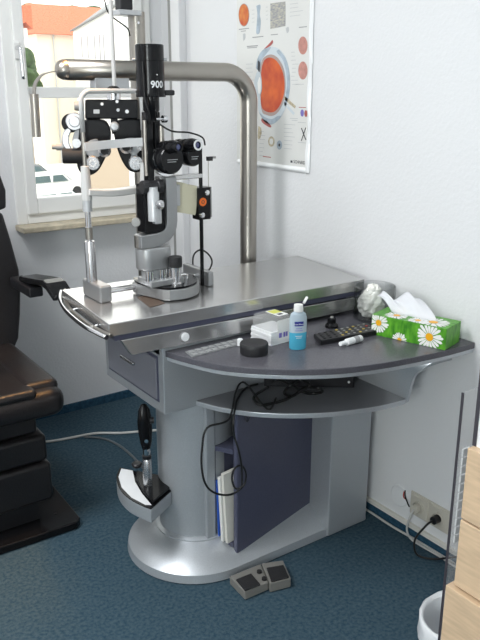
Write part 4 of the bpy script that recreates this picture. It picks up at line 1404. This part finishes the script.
def blob(mb, c, r, sq, seed, amp=0.25, n=14, fold=4.0):
    rnd = random.Random(seed)
    ph = [rnd.random() * 6.28 for _ in range(8)]
    vs, fs_ = [], []
    for i in range(n + 1):
        th = PI * i / n
        for k in range(2 * n):
            p_ = 2 * PI * k / (2 * n)
            w_ = 1 + amp * (math.sin(fold * p_ + ph[0] + 3 * th) * 0.5 + math.sin(fold * 1.7 * p_ + ph[1] - 5 * th) * 0.35 + math.sin(9 * th + ph[2] + 2 * p_) * 0.3)
            rr_ = r * w_
            vs.append((c[0] + rr_ * math.sin(th) * math.cos(p_) * sq[0], c[1] + rr_ * math.sin(th) * math.sin(p_) * sq[1], c[2] - rr_ * math.cos(th) * sq[2]))
    m2 = 2 * n
    for i in range(n):
        for k in range(m2):
            j = (k + 1) % m2
            fs_.append((i * m2 + k, i * m2 + j, (i + 1) * m2 + j, (i + 1) * m2 + k))
    mb.add(vs, fs_, False)


blob(cw, (ctrw.x, ctrw.y, W + 0.052), 0.038, (1, 1, 1.1), 3, 0.22)
blob(cw, (ctrw.x + RT.x * 0.006, ctrw.y + RT.y * 0.006, W + 0.088), 0.023, (1.0, 1.0, 1.1), 5, 0.2)
cwo = cw.build('cotton_wad', M['cotton'])
tag(cwo, 'crumpled white cotton inside the glass jar', 'cotton')

# tissue box with daisies
tbz = 0.062
P1_ = az(371, 334, W)
P2_ = az(445, 350.5, W)
ev = Vector((P2_.x - P1_.x, P2_.y - P1_.y, 0))
nv2 = Vector((-ev.y, ev.x, 0)).normalized()
if nv2.x < 0:
    nv2 = -nv2
Wd = 0.098
tc0, tc1 = Vector((P1_.x, P1_.y, W)), Vector((P2_.x, P2_.y, W))
tc2, tc3 = tc1 + nv2 * Wd, tc0 + nv2 * Wd
mx = max(tc2.x, tc3.x)
sh = min(0, XW - 0.004 - mx)
tc0, tc1, tc2, tc3 = [p + Vector((sh, 0, 0)) for p in (tc0, tc1, tc2, tc3)]
tis = thing('tissue_box', 'green tissue box printed with white daisies on the worktop', 'tissue box', (tc0 + tc2) / 2)
MB().hexa([tc0, tc1, tc2, tc3], [p + ZZ * tbz for p in (tc0, tc1, tc2, tc3)]).build('carton', M['green'], tis, bevel=0.001)


def daisy(origin, U, V, Nn, r, squash=1.0, np=19, seed=0, cut=None):
    rnd = random.Random(seed)
    pm = MB()
    for i in range(np):
        a0 = 2 * PI * i / np + rnd.uniform(-0.06, 0.06)
        L_ = r * rnd.uniform(0.88, 1.04)
        w_ = 0.15
        pts = []
        for (ra_, da_) in ((0.22, -w_ * 0.5), (0.6, -w_), (0.9, -w_ * 0.75), (1.0, 0), (0.9, w_ * 0.75), (0.6, w_), (0.22, w_ * 0.5)):
            u, v = L_ * ra_ * math.cos(a0 + da_), L_ * ra_ * math.sin(a0 + da_) * squash
            if cut:
                u, v = cut(u, v)
            pts.append(origin + U * u + V * v + Nn * (0.0004 + 0.00003 * i))
        pm.add(pts, [list(range(7))])
    pm.build('daisy_petals', M['petal'], tis)
    cm = MB()
    pts = []
    for k in range(20):
        u, v = r * 0.28 * math.cos(2 * PI * k / 20), r * 0.28 * math.sin(2 * PI * k / 20) * squash
        if cut:
            u, v = cut(u, v)
        pts.append(origin + U * u + V * v + Nn * 0.0012)
    cm.add(pts, [list(range(20))])
    cm.build('daisy_centre', M['yolk'], tis)


U_ = ev.normalized()
Lb = ev.length
Nf = -nv2
ft = lambda u, v: tc0 + U_ * u + ZZ * v


def cut_front(ou, ov):
    def f(u, v):
        return (min(max(u, 0.001 - ou), Lb - 0.001 - ou), min(max(v, 0.001 - ov), tbz - 0.001 - ov))
    return f


for (u, v, r, s) in ((Lb * 0.10, tbz * 0.64, 0.033, 1), (Lb * 0.79, tbz * 0.47, 0.041, 2), (Lb * 0.40, tbz * 0.02, 0.024, 3)):
    daisy(ft(u, v), U_, ZZ, Nf, r, 1.0, 19, s, cut_front(u, v))
tp = lambda u, v: tc0 + U_ * u + nv2 * v + ZZ * tbz


def cut_top(ou, ov):
    def f(u, v):
        return (min(max(u, 0.001 - ou), Lb - 0.001 - ou), min(max(v, 0.001 - ov), Wd - 0.001 - ov))
    return f


for (u, v, r, s) in ((Lb * 0.28, Wd * 0.30, 0.036, 4), (Lb * 0.76, Wd * 0.36, 0.046, 5), (Lb * 0.58, Wd * 0.24, 0.030, 6)):
    daisy(tp(u, v), U_, nv2, ZZ, r, 1.0, 19, s, cut_top(u, v))
# pulled tissue: a folded sheet rising from the slot and falling back over the box
slot = tp(Lb * 0.42, Wd * 0.5)
ts = MB()
gu, gv = 14, 10
vs = []
rnd = random.Random(11)
rows_px = [((371, 300), (378, 303.5)), ((370, 288), (392, 305)), ((366, 281), (404, 306)), ((372, 279), (412, 305)), ((385, 281), (424, 308)), ((398, 282), (430, 310))]
ridge = [ay(x, y, 0) if False else None for x, y in ()]
base_l = [tp(Lb * 0.16, Wd * 0.52), tp(Lb * 0.28, Wd * 0.46), tp(Lb * 0.40, Wd * 0.45), tp(Lb * 0.52, Wd * 0.46), tp(Lb * 0.64, Wd * 0.48), tp(Lb * 0.78, Wd * 0.50)]
tops = [tp(-Lb * 0.10, Wd * 0.62) + ZZ * 0.040, tp(-Lb * 0.02, Wd * 0.85) + ZZ * 0.048, tp(Lb * 0.10, Wd * 0.70) + ZZ * 0.026, tp(Lb * 0.22, Wd * 0.95) + ZZ * 0.050, tp(Lb * 0.40, Wd * 1.00) + ZZ * 0.046, tp(Lb * 0.58, Wd * 0.90) + ZZ * 0.014]
bl_s = spline(base_l, 6)
tl_s = spline(tops, 6)
gu = len(bl_s)
gv = 9
for i in range(gu):
    for j in range(gv):
        t = j / (gv - 1)
        p = bl_s[i].lerp(tl_s[i], t)
        p += ZZ * (0.010 * math.sin(PI * t) + 0.004 * math.sin(i * 0.9 + 3 * t) * t) + nv2 * (0.006 * math.sin(i * 0.75) * t)
        vs.append(p + ZZ * 0.001)
ts.add(vs, [(i * gv + j, (i + 1) * gv + j, (i + 1) * gv + j + 1, i * gv + j + 1) for i in range(gu - 1) for j in range(gv - 1)], True)
to = ts.build('tissue', M['tissue'], tis)
sd = to.modifiers.new('sol', 'SOLIDIFY')
sd.thickness = 0.0008

# ------------------------------------------------------------------ on the shelf and in the compartment
a, b2 = az(264, 386.5, SH), az(354, 388, SH)
dvx = thing('power_supply', 'flat black power box on the open shelf under the worktop', 'power box', (1.34, 1.56, SH))
u = (Vector((b2.x, b2.y, 0)) - Vector((a.x, a.y, 0)))
un = Vector((-u.y, u.x, 0)).normalized() * 0.075
pts = [Vector((a.x, a.y, SH)), Vector((b2.x, b2.y, SH)), Vector((b2.x, b2.y, SH)) + un, Vector((a.x, a.y, SH)) + un]
MB().hexa(pts, [p + ZZ * 0.040 for p in pts]).build('power_box', M['black'], dvx, bevel=0.003)
q = az(350, 386, SH + 0.012)
MB().ball((pts[1].x - 0.015, pts[1].y + 0.008, SH + 0.02), 0.004, 8).build('power_led', M['whitep'], dvx)
# tangle on the shelf
tg = [az(x, y, SH + (0.006 if y > 388 else 0.047)) for x, y in ((268, 387), (256, 396), (254, 402), (262, 405), (285, 401), (300, 394), (310, 386), (300, 381), (290, 388), (284, 393), (293, 397), (304, 391), (318, 388), (322, 393), (314, 396), (303, 392), (280, 381), (272, 384))]
tg = [p + ZZ * (0.004 * (i % 3)) for i, p in enumerate(tg)]
tag(MB().tube(spline(tg, 6), 0.0042, n=8).build('coiled_cable', M['cable_b']), 'thick black cable coiled in a tangle on the open shelf', 'cable')
# hanging loop in front of the compartment
hp_ = [Vector((1.215, 1.56, SH + 0.012)), Vector((1.150, 1.515, SH + 0.010)), az(245, 383, SH + 0.02), az(236, 391, SH + 0.012), Vector((1.03, 1.53, SH + 0.006)), ay(207, 428, 1.50), ay(202, 450, 1.50), ay(202, 470, 1.50), ay(206, 485, 1.50), ay(215, 493, 1.50), ay(228, 495, 1.50), ay(238, 491, 1.50), ay(244.5, 484, 1.50), ay(246, 474, 1.50), ay(242, 466, 1.50), ay(235, 468, 1.495), ay(232, 478, 1.495), ay(235, 488, 1.49), ay(241, 487, 1.485), ay(242, 478, 1.485), ay(241, 462, 1.48), ay(238, 448, 1.475), ay(234, 435, 1.47), ay(233.5, 420, 1.46), az(235, 408.5, SH + 0.006), az(238, 398, SH + 0.006), az(246, 388, SH + 0.006), az(258, 384, SH + 0.008)]
tag(MB().tube(spline(hp_, 6), 0.0030, n=8).build('hanging_cable', M['cable_b']), 'thin black cable hanging in a long loop over the shelf edge', 'cable')

# folders standing in the open end of the compartment


def folder(px, ztop, dx, tilt, m, name, label, th, depth, ybase):
    t = tag(MB().hexa([(px, ybase, 0.081), (px + depth, ybase + 0.034, 0.081), (px + depth, ybase + 0.034 + th, 0.081), (px, ybase + th, 0.081)],
                      [(px - tilt, ybase - dx, ztop), (px + depth, ybase - dx + 0.034, ztop), (px + depth, ybase - dx + 0.034 + th, ztop), (px - tilt, ybase - dx + th, ztop)]).build(name, M[m], bevel=0.001), label, 'folder')
    return t


folder(1.090, 0.285, -0.004, 0.004, 'blue', 'document_folder', 'blue folder at the back of the compartment behind the white ones', 0.007, 0.20, 1.676)
folder(1.092, 0.300, -0.008, 0.006, 'paper', 'document_folder', 'white folder standing between the blue and the cream one', 0.012, 0.20, 1.657)
folder(1.098, 0.318, -0.010, 0.008, 'cream', 'document_folder', 'cream folder leaning nearest the anthracite panel', 0.012, 0.20, 1.641)

# ------------------------------------------------------------------ foot switch
fsw = thing('foot_switch', 'grey double foot switch with black pads on the carpet', 'foot switch', (1.12, 1.50, 0))


def plate(pp_, z0, z1, name, m, par, bev=0.002):
    ps = [az(x, y, z1) for x, y in pp_]
    return MB().hexa([Vector((p.x, p.y, z0)) for p in ps][::-1], ps[::-1]).build(name, M[m], par, bevel=bev)


l_ = plate(((229.5, 576), (245, 592), (268.5, 582), (260.5, 563.5)), 0.002, 0.030, 'pedal_housing', 'pedalg', fsw, 0.003)
r_ = plate(((261.5, 563), (270, 583.5), (291, 578), (283, 560)), 0.002, 0.034, 'pedal_housing', 'pedalg', fsw, 0.003)
plate(((236, 579), (245, 590), (260.5, 584), (251, 573)), 0.030, 0.036, 'pedal_pad', 'rubber', l_)
plate(((266.5, 567.5), (271.5, 581), (289, 576.5), (283.5, 564.5)), 0.034, 0.040, 'pedal_pad', 'rubber', r_)
for (x, y) in ((259.3, 571.5), (264.3, 578.5)):
    q = az(x, y, 0.034)
    MB().lathe([(0, 0), (0.008, 0), (0.0075, 0.006), (0, 0.007)], Matrix.Translation((q.x, q.y, 0.031)), 16).build('foot_button', M['rubber'], l_)

# ------------------------------------------------------------------ sockets, cables on the floor
sk = thing('double_socket', 'cream double wall socket above the baseboard', 'socket', (XW, 1.36, 0.12))
for (y0, y1) in ((1.366, 1.440), (1.285, 1.359)):
    pl_ = MB().box(XW - 0.011, XW, y0, y1, 0.086, 0.160).build('socket_plate', M['socket'], sk, bevel=0.004)
    c = (y0 + y1) / 2
    MB().lathe_dir([(0.0, 0.0), (0.019, 0.0), (0.019, 0.004), (0.022, 0.004), (0.022, 0.0)], (XW - 0.0112, c, 0.123), (-1, 0, 0), 28).build('socket_well', M['socket'], pl_)
    MB().lathe_dir([(0, 0), (0.014, 0), (0.013, 0.022), (0, 0.024)], (XW - 0.0115, c, 0.123), (-1, 0, 0), 20).build('plug', M['socket'] if y0 > 1.36 else M['black'], pl_)
MB().box(XW - 0.006, XW, 1.282, 1.443, 0.082, 0.164).build('socket_frame', M['socket'], sk, bevel=0.002)
cov = thing('junction_cover', 'round white junction box cover hanging open with dark wires', 'junction cover', (XW, 1.478, 0.125))
MB().lathe_dir([(0, 0), (0.038, 0), (0.038, 0.003), (0.034, 0.006), (0, 0.007)], (XW - 0.001, 1.492, 0.120), (-1, 0, 0.05), 36).build('cover_disc', M['whitep'], cov)
MB().tube(spline([(XW - 0.004, 1.470, 0.150), (XW - 0.016, 1.458, 0.140), (XW - 0.012, 1.450, 0.118), (XW - 0.004, 1.447, 0.100)], 6), 0.0022, n=8).build('loose_wire', M['cable_b'], cov)
MB().tube(spline([(XW - 0.004, 1.474, 0.146), (XW - 0.014, 1.466, 0.132), (XW - 0.010, 1.456, 0.124)], 6), 0.0018, n=8).build('loose_wire', M['rbtn'], cov)
c1 = [(XW - 0.034, 1.403, 0.123), (XW - 0.05, 1.402, 0.10), (XW - 0.045, 1.415, 0.05), (XW - 0.03, 1.41, 0.010), (XW - 0.028, 1.36, 0.006), (XW - 0.024, 1.28, 0.006), (XW - 0.03, 1.16, 0.006), (XW - 0.03, 1.05, 0.006)]
tag(MB().tube(spline(c1, 6), 0.0035, n=8).build('socket_cable', M['cable_w']), 'white cable plugged into the left half of the double socket', 'cable')
c2 = [(XW - 0.036, 1.322, 0.123), (XW - 0.06, 1.325, 0.115), (XW - 0.085, 1.345, 0.06), (XW - 0.08, 1.335, 0.010), (XW - 0.05, 1.29, 0.008), (XW - 0.035, 1.22, 0.05), (XW - 0.02, 1.15, 0.08)]
tag(MB().tube(spline(c2, 6), 0.0035, n=8).build('socket_cable', M['cable_b']), 'black cable plugged into the right half of the double socket', 'cable')
c3 = [(XW - 0.03, 1.90, 0.005), (XW - 0.028, 1.75, 0.005), (XW - 0.02, 1.62, 0.005), (XW - 0.022, 1.50, 0.005), (XW - 0.016, 1.38, 0.005), (XW - 0.014, 1.22, 0.005), (XW - 0.02, 1.05, 0.005)]
tag(MB().tube(spline(c3, 5), 0.004, n=8).build('floor_cable', M['cable_w']), 'pale cable lying along the foot of the right wall', 'cable')
cz = [az(x, y, 0.006) for x, y in ((44, 442), (56, 440.5), (75, 437), (88, 434.5), (100, 433), (120, 433), (140, 431.5), (160, 430))]
tag(MB().tube(spline(cz, 6), 0.0055, n=8).build('floor_cable', M['cable_w']), 'pale cable crossing the carpet from the chair to the desk', 'cable')
cz = [az(x, y, 0.005) for x, y in ((84, 437), (96, 437.5), (108, 440), (120, 446), (130, 454), (137, 461), (143, 468))]
tag(MB().tube(spline(cz, 6), 0.005, n=8).build('floor_cable', M['cable_g']), 'dark grey cable curving over the carpet towards the column', 'cable')

# ------------------------------------------------------------------ poster on the right wall
pxl = [ax(x, y, XW) for x, y in ((237, 0), (238, 163), (310, 173.5), (315, 0))]
y_l, y_r, z_b = 2.4508, 2.010, 1.144
z_tp = 1.95
pos = thing('eye_poster', 'laminated eye anatomy poster on the right wall', 'poster', (XW, (y_l + y_r) / 2, z_b))
MB().box(XW - 0.003, XW - 0.0005, y_r, y_l, z_b, z_tp).build('poster_sheet', M['sheet'], pos)
eg = MB()
# curled laminate edges
vs, fs_ = [], []
for i in range(25):
    y = y_r + 0.012 + (y_l - y_r - 0.02) * i / 24
    bow = 0.010 + 0.004 * math.sin(i * 0.5)
    for j in range(5):
        vs.append((XW - 0.003 - bow * math.sin(PI * j / 4) * (0.6 + 0.4 * math.sin(PI * i / 24)), y, z_b - 0.004 + 0.020 * j / 4))
eg.add(vs, [(i * 5 + j, i * 5 + 5 + j, i * 5 + 6 + j, i * 5 + 1 + j) for i in range(24) for j in range(4)], True)
vs = []
for i in range(25):
    z = z_b + (z_tp - z_b) * i / 24
    bow = 0.008 + 0.004 * math.sin(i * 1.1)
    for j in range(5):
        vs.append((XW - 0.003 - bow * math.sin(PI * j / 4), y_r - 0.004 + (0.020 + 0.004 * math.sin(i * 0.9)) * j / 4, z))
eg.add(vs, [(i * 5 + j, i * 5 + 5 + j, i * 5 + 6 + j, i * 5 + 1 + j) for i in range(24) for j in range(4)], True)
eg.build('laminate_edge', M['lam'], pos)
XP = XW - 0.003


def on_poster(pts, name, m, lvl, par=pos):
    ps = [ax(x, y, XP) for x, y in pts]
    ps = [Vector((XP - 0.0004 * lvl, p.y, p.z)) for p in ps]
    return MB().slab(ps, (-0.0003, 0, 0)).build(name, M[m], par)


def ell(cx_, cy_, rx_, ry_, n=36, a0=0, a1=360):
    return [(cx_ + rx_ * math.cos(math.radians(a0 + (a1 - a0) * i / n)), cy_ + ry_ * math.sin(math.radians(a0 + (a1 - a0) * i / n))) for i in range(n if a1 - a0 == 360 else n + 1)]


def sm(pts, k=5):
    return spline2(pts + [pts[0]], k)[:-1]


eye = on_poster(sm([(258, 75), (259, 62), (264, 52), (271, 47), (279, 49), (286, 58), (289.5, 72), (290, 88), (287, 104), (281, 117), (273, 124), (265, 122), (259, 112), (258, 98)]), 'eye_drawing', 'sclera2', 1)
on_poster(sm([(256, 68), (258, 58), (263, 50), (271, 47), (268, 52), (262, 60), (259, 70)]), 'sclera_top', 'sclera', 2, eye)
on_poster(sm([(279, 49.5), (286, 59), (289.5, 72), (290, 88), (287, 104), (284.5, 104), (287, 88), (286.5, 73), (283, 60), (277, 52)]), 'sclera_side', 'sclera', 2, eye)
on_poster(sm([(259, 112), (265, 122), (273, 124), (281, 117), (278, 116), (272, 119), (265, 117)]), 'sclera_base', 'sclera', 2, eye)
on_poster(sm([(260.5, 70), (263, 59), (270, 54.5), (277, 57), (283, 66), (285.5, 78), (285.5, 92), (282, 106), (275, 115), (267, 115), (261.5, 108)]), 'choroid', 'choroid', 3, eye)
on_poster(sm([(262.5, 66), (265, 60), (270, 57.5), (276, 60), (281.5, 68), (284.5, 79), (284.5, 92), (281, 104), (275, 111.5), (268, 112), (262.5, 108), (261, 98), (262.5, 88), (261.5, 76)]), 'retina', 'fundus', 4, eye)
on_poster(sm([(254.5, 82), (257, 73), (260, 71), (262, 80), (262, 90), (259.5, 97), (256.5, 94)]), 'cornea', 'sclera2', 5, eye)
on_poster(sm([(258, 83), (260, 77), (261.5, 83), (261, 92), (259, 93)]), 'lens', 'petal', 6, eye)
on_poster(sm([(258, 69), (258.5, 61), (260.5, 63), (260, 72)]), 'iris', 'inkd', 6, eye)
on_poster(sm([(264, 49), (270, 43), (272.5, 40), (273, 43), (269, 47)]), 'upper_muscle', 'muscle', 2, eye)
on_poster(sm([(262, 118), (268, 122), (271.5, 126.5), (269, 127), (262, 122)]), 'lower_muscle', 'muscle', 2, eye)
on_poster([(285, 96), (296, 106), (295, 108.5), (284, 99)], 'optic_nerve', 'olive', 2, eye)
on_poster([(284, 100.5), (295, 113), (293.5, 115), (283, 103)], 'optic_nerve', 'sclera2', 2, eye)
on_poster(ell(244, 15, 5.4, 11.5), 'fundus_photo', 'choroid', 1)
on_poster(ell(244, 15, 4.9, 10.8), 'fundus_photo', 'fund2', 2)
on_poster([(270.5, 3.5), (285.5, 1.5), (285.5, 26), (270.5, 29)], 'section_drawing', 'tex', 1)
on_poster(sm([(256.5, 6), (260.5, 5), (259.8, 14), (260.8, 22), (259.5, 33), (256.5, 33), (257, 22), (257.5, 14)]), 'cell_drawing', 'sclera', 1)
on_poster(ell(303, 45.5, 4.6, 9), 'fundus_photo', 'pinkd', 1)
on_poster(ell(303, 70.5, 4.6, 9), 'fundus_photo', 'pinkd', 1)
on_poster(ell(302.3, 113, 1.7, 3.6), 'small_drawing', 'violet', 1)
on_poster(ell(306, 113.5, 1.5, 3.4), 'small_drawing', 'muscle', 1)
on_poster(ell(271.5, 141.5, 3.2, 5.2), 'small_drawing', 'olive', 1)
on_poster(ell(271.5, 141.5, 1.8, 3), 'small_drawing', 'sheet', 2)
on_poster(ell(279.5, 145, 2.6, 4.6), 'small_drawing', 'sclera', 1)
on_poster(ell(279.5, 145, 0.9, 1.6), 'small_drawing', 'inkd', 2)
on_poster(sm([(258.5, 126), (261, 128), (261.5, 134), (259.5, 139), (257.8, 137)]), 'small_drawing', 'olive', 1)
on_poster([(301, 128), (302, 128), (306.5, 140), (305.5, 140)], 'small_drawing', 'inkd', 1)
on_poster([(305.5, 127.5), (306.3, 127.5), (301.8, 141), (301, 141)], 'small_drawing', 'inkd', 1)
on_poster(sm([(243, 34), (245, 33.5), (245.5, 38), (243.5, 40.5)]), 'small_drawing', 'inkl', 1)
on_poster(sm([(286, 28), (288.5, 27), (289, 31), (287, 33)]), 'small_drawing', 'inkl', 1)


def lines(rows_, m='inkl'):
    mb = MB()
    for (x0, y0, x1, th) in rows_:
        s = 0.135
        sl_ = (y0 - 90) / (x0 + 300)
        pts = [(x0, y0), (x1, y0 + sl_ * (x1 - x0)), (x1, y0 + th + sl_ * (x1 - x0)), (x0, y0 + th)]
        ps = [ax(x, y, XP) for x, y in pts]
        mb.slab([Vector((XP - 0.0004, p.y, p.z)) for p in ps], (-0.0003, 0, 0))
    return mb


lines([(239, 29, 249, 0.9), (241, 31, 246, 0.7), (252.5, 37, 263.5, 0.9), (247, 46, 258, 1.0), (247.5, 47.6, 257, 0.8), (271, 34.5, 278, 0.8), (299, 27, 307, 0.9)], 'ink').build('caption_text', M['ink'], pos)
rws = []
rnd = random.Random(4)
for y in range(52, 122, 4):
    x0 = 291 + rnd.uniform(0, 1.5)
    if y < 88 or y > 118:
        rws.append((x0, y, x0 + rnd.uniform(3, 7), 0.55))
for y in range(64, 84, 4):
    rws.append((246, y, 246 + rnd.uniform(5, 9), 0.5))
for y in range(124, 152, 4):
    rws.append((284, y, 284 + rnd.uniform(6, 12), 0.5))
    rws.append((259.5, y + 7, 259.5 + rnd.uniform(3, 6), 0.5))
for y in (4, 8, 12, 16):
    rws.append((290, y, 290 + rnd.uniform(8, 16), 0.5))
    rws.append((266, y + 3, 268, 0.5))
    rws.append((252, y + 6, 254.5, 0.5))
for x, y in ((298, 122), (298, 142), (296, 84), (290, 118)):
    rws.append((x, y, x + 8, 0.6))
lines(rws).build('annotation_text', M['inkl'], pos)
lines([(263, 156, 271, 0.8), (299, 107, 306, 0.7)]).build('red_caption', M['muscle'], pos)
on_poster([(290.6, 160.3), (292.6, 160.6), (292.6, 162.9), (290.6, 162.6)], 'publisher_mark', 'inkd', 1)
tq0 = ax(293.6, 163.0, XP)
text_part('publisher_name', 'SCHNEIDER', 0.0155, M['inkd'], pos, lambda x, y: (XP - 0.0006, tq0.y - x * 1.0, tq0.z + y), bold=0.0002, align='LEFT')

# ------------------------------------------------------------------ cabinet, sheet and bin at lower right
CX0, CYF = 1.087, 0.80
zt0 = 0.767
cab = thing('drawer_cabinet', 'beech fronted drawer cabinet with dark edges at the right border', 'cabinet', (1.38, 0.58, 0))
MB().box(CX0 + 0.020, XW - 0.02, 0.35, CYF, 0.04, zt0 - 0.004).build('carcass', M['dark_edge'], cab, bevel=0.002)
MB().box(CX0 + 0.05, XW - 0.02, 0.36, CYF - 0.02, 0.0, 0.04).build('plinth', M['dark_edge'], cab)
zs = [(zt0, 0.614), (0.610, 0.459), (0.455, 0.300), (0.296, 0.05)]
for k, (z1, z0) in enumerate(zs):
    dx = 0.0 if k < 2 else -0.010
    d_ = MB().box(CX0 + dx, CX0 + 0.020, 0.36, CYF - 0.002 + (0.0 if k < 2 else 0.012), z0, z1).build('drawer', M['beech'], cab, bevel=0.002)
    MB().box(CX0 + dx - 0.020, CX0 + dx, 0.48, 0.62, z1 - 0.07, z1 - 0.058).build('drawer_pull', M['alu_bright'], d_, bevel=0.003)
up_ = MB()
up_.box(CX0 + 0.018, CX0 + 0.024, 0.35, CYF - 0.006, zt0, 1.02)
up_.build('upper_front', M['whitep'], cab)
MB().box(CX0 + 0.016, CX0 + 0.3, CYF - 0.008, CYF, zt0, 1.02).build('upper_side', M['dark_edge'], cab)
MB().box(CX0 + 0.024, XW - 0.02, 0.35, CYF - 0.008, zt0, 1.02).build('upper_carcass', M['whitep'], cab)

YS = 0.885
s0, s1 = ay(464, 393, YS), ay(441, 590, YS)
sheet = thing('plastic_sheet', 'translucent plastic sheet standing upright in the waste bin', 'plastic sheet', (1.25, YS, 0.02))
xl = s0.x
MB().box(xl, xl + 0.075, YS, YS + 0.004, 0.03, s0.z).build('sheet_pane', M['film'], sheet)
MB().box(xl - 0.0015, xl, YS - 0.001, YS + 0.005, 0.03, s0.z).build('sheet_edge', M['dark_edge'], sheet, label='dark edge strip')
for k in range(11):
    z = s0.z - 0.13 - k * 0.021
    MB().box(xl + 0.012, xl + 0.034, YS - 0.004, YS, z - 0.018, z).build('index_tab', M['whitep'], sheet, bevel=0.001)

bc = az(421, 619, 0.205) + Vector((0.082 * 0.86, -0.0, 0))
bc = Vector((1.287, 0.908, 0))
binn = thing('waste_bin', 'round white waste bin with a white liner at bottom right', 'bin', (bc.x, bc.y, 0))
MB().lathe([(0, 0.0), (0.078, 0.0), (0.096, 0.195), (0.101, 0.203), (0.099, 0.209), (0.092, 0.203), (0.075, 0.012), (0, 0.010)], Matrix.Translation((bc.x, bc.y, 0)), 48).build('bin_body', M['whitep'], binn)
ln_ = MB()
vs = []
N = 48
prf = [(0.104, 0.150), (0.103, 0.185), (0.1035, 0.208), (0.097, 0.213), (0.089, 0.200), (0.080, 0.10), (0.070, 0.03)]
for k, (r, z) in enumerate(prf):
    for i in range(N):
        t = 2 * PI * i / N
        w_ = 1 + 0.012 * math.sin(7 * t + k) + 0.01 * math.sin(13 * t + 2 * k)
        vs.append((bc.x + r * w_ * math.cos(t), bc.y + r * w_ * math.sin(t), z + 0.004 * math.sin(5 * t + k)))
ln_.add(vs, [(k * N + i, k * N + (i + 1) % N, (k + 1) * N + (i + 1) % N, (k + 1) * N + i) for k in range(len(prf) - 1) for i in range(N)], True)
ln_.build('bin_liner', M['bag'], binn)

# ------------------------------------------------------------------ light
wd = bpy.data.worlds.new('overcast_sky')
SC.world = wd
wd.use_nodes = True
bg = wd.node_tree.nodes['Background']
bg.inputs['Color'].default_value = (1.0, 0.98, 0.95, 1)
bg.inputs['Strength'].default_value = 1.5


def area(name, loc, rot, sx, sy, power, color):
    l = bpy.data.lights.new(name, 'AREA')
    l.shape = 'RECTANGLE'
    l.size = sx
    l.size_y = sy
    l.energy = power
    l.color = color
    o = bpy.data.objects.new(name, l)
    COL.objects.link(o)
    o.location = loc
    o.rotation_euler = rot
    return o


area('ceiling_lamp', (-0.3, 1.75, ZC - 0.03), (0, 0, 0), 1.2, 0.6, 27, (0.97, 0.985, 1.0))
area('window_fill', (XL - 0.10, (FX0 + FX1) / 2, (FZ0 + FZ1) / 2), (math.radians(90), 0, math.radians(-90)), 1.1, 1.2, 38, (0.93, 0.97, 1.0))
# warm examination lamp above the patient chair
sp_ = bpy.data.lights.new('examination_lamp', 'SPOT')
sp_.energy = 70
sp_.color = (1.0, 0.50, 0.16)
sp_.spot_size = math.radians(36)
sp_.spot_blend = 0.8
sp_.shadow_soft_size = 0.06
so = bpy.data.objects.new('examination_lamp', sp_)
COL.objects.link(so)
so.location = (0.95, 1.9, 2.45)
tgt = Vector((0.42, 2.2, 0.5))
so.rotation_euler = (tgt - so.location).to_track_quat('-Z', 'Y').to_euler()

# ------------------------------------------------------------------ render look
SC.view_settings.view_transform = 'Standard'
SC.view_settings.look = 'None'
SC.view_settings.gamma = 1.0
SC.view_settings.use_curve_mapping = False
SC.view_settings.exposure = 0.98
SC.cycles.use_denoising = True
SC.cycles.max_bounces = 8
SC.cycles.diffuse_bounces = 4
SC.cycles.caustics_reflective = False
SC.cycles.caustics_refractive = False
SC.cycles.sample_clamp_indirect = 4.0
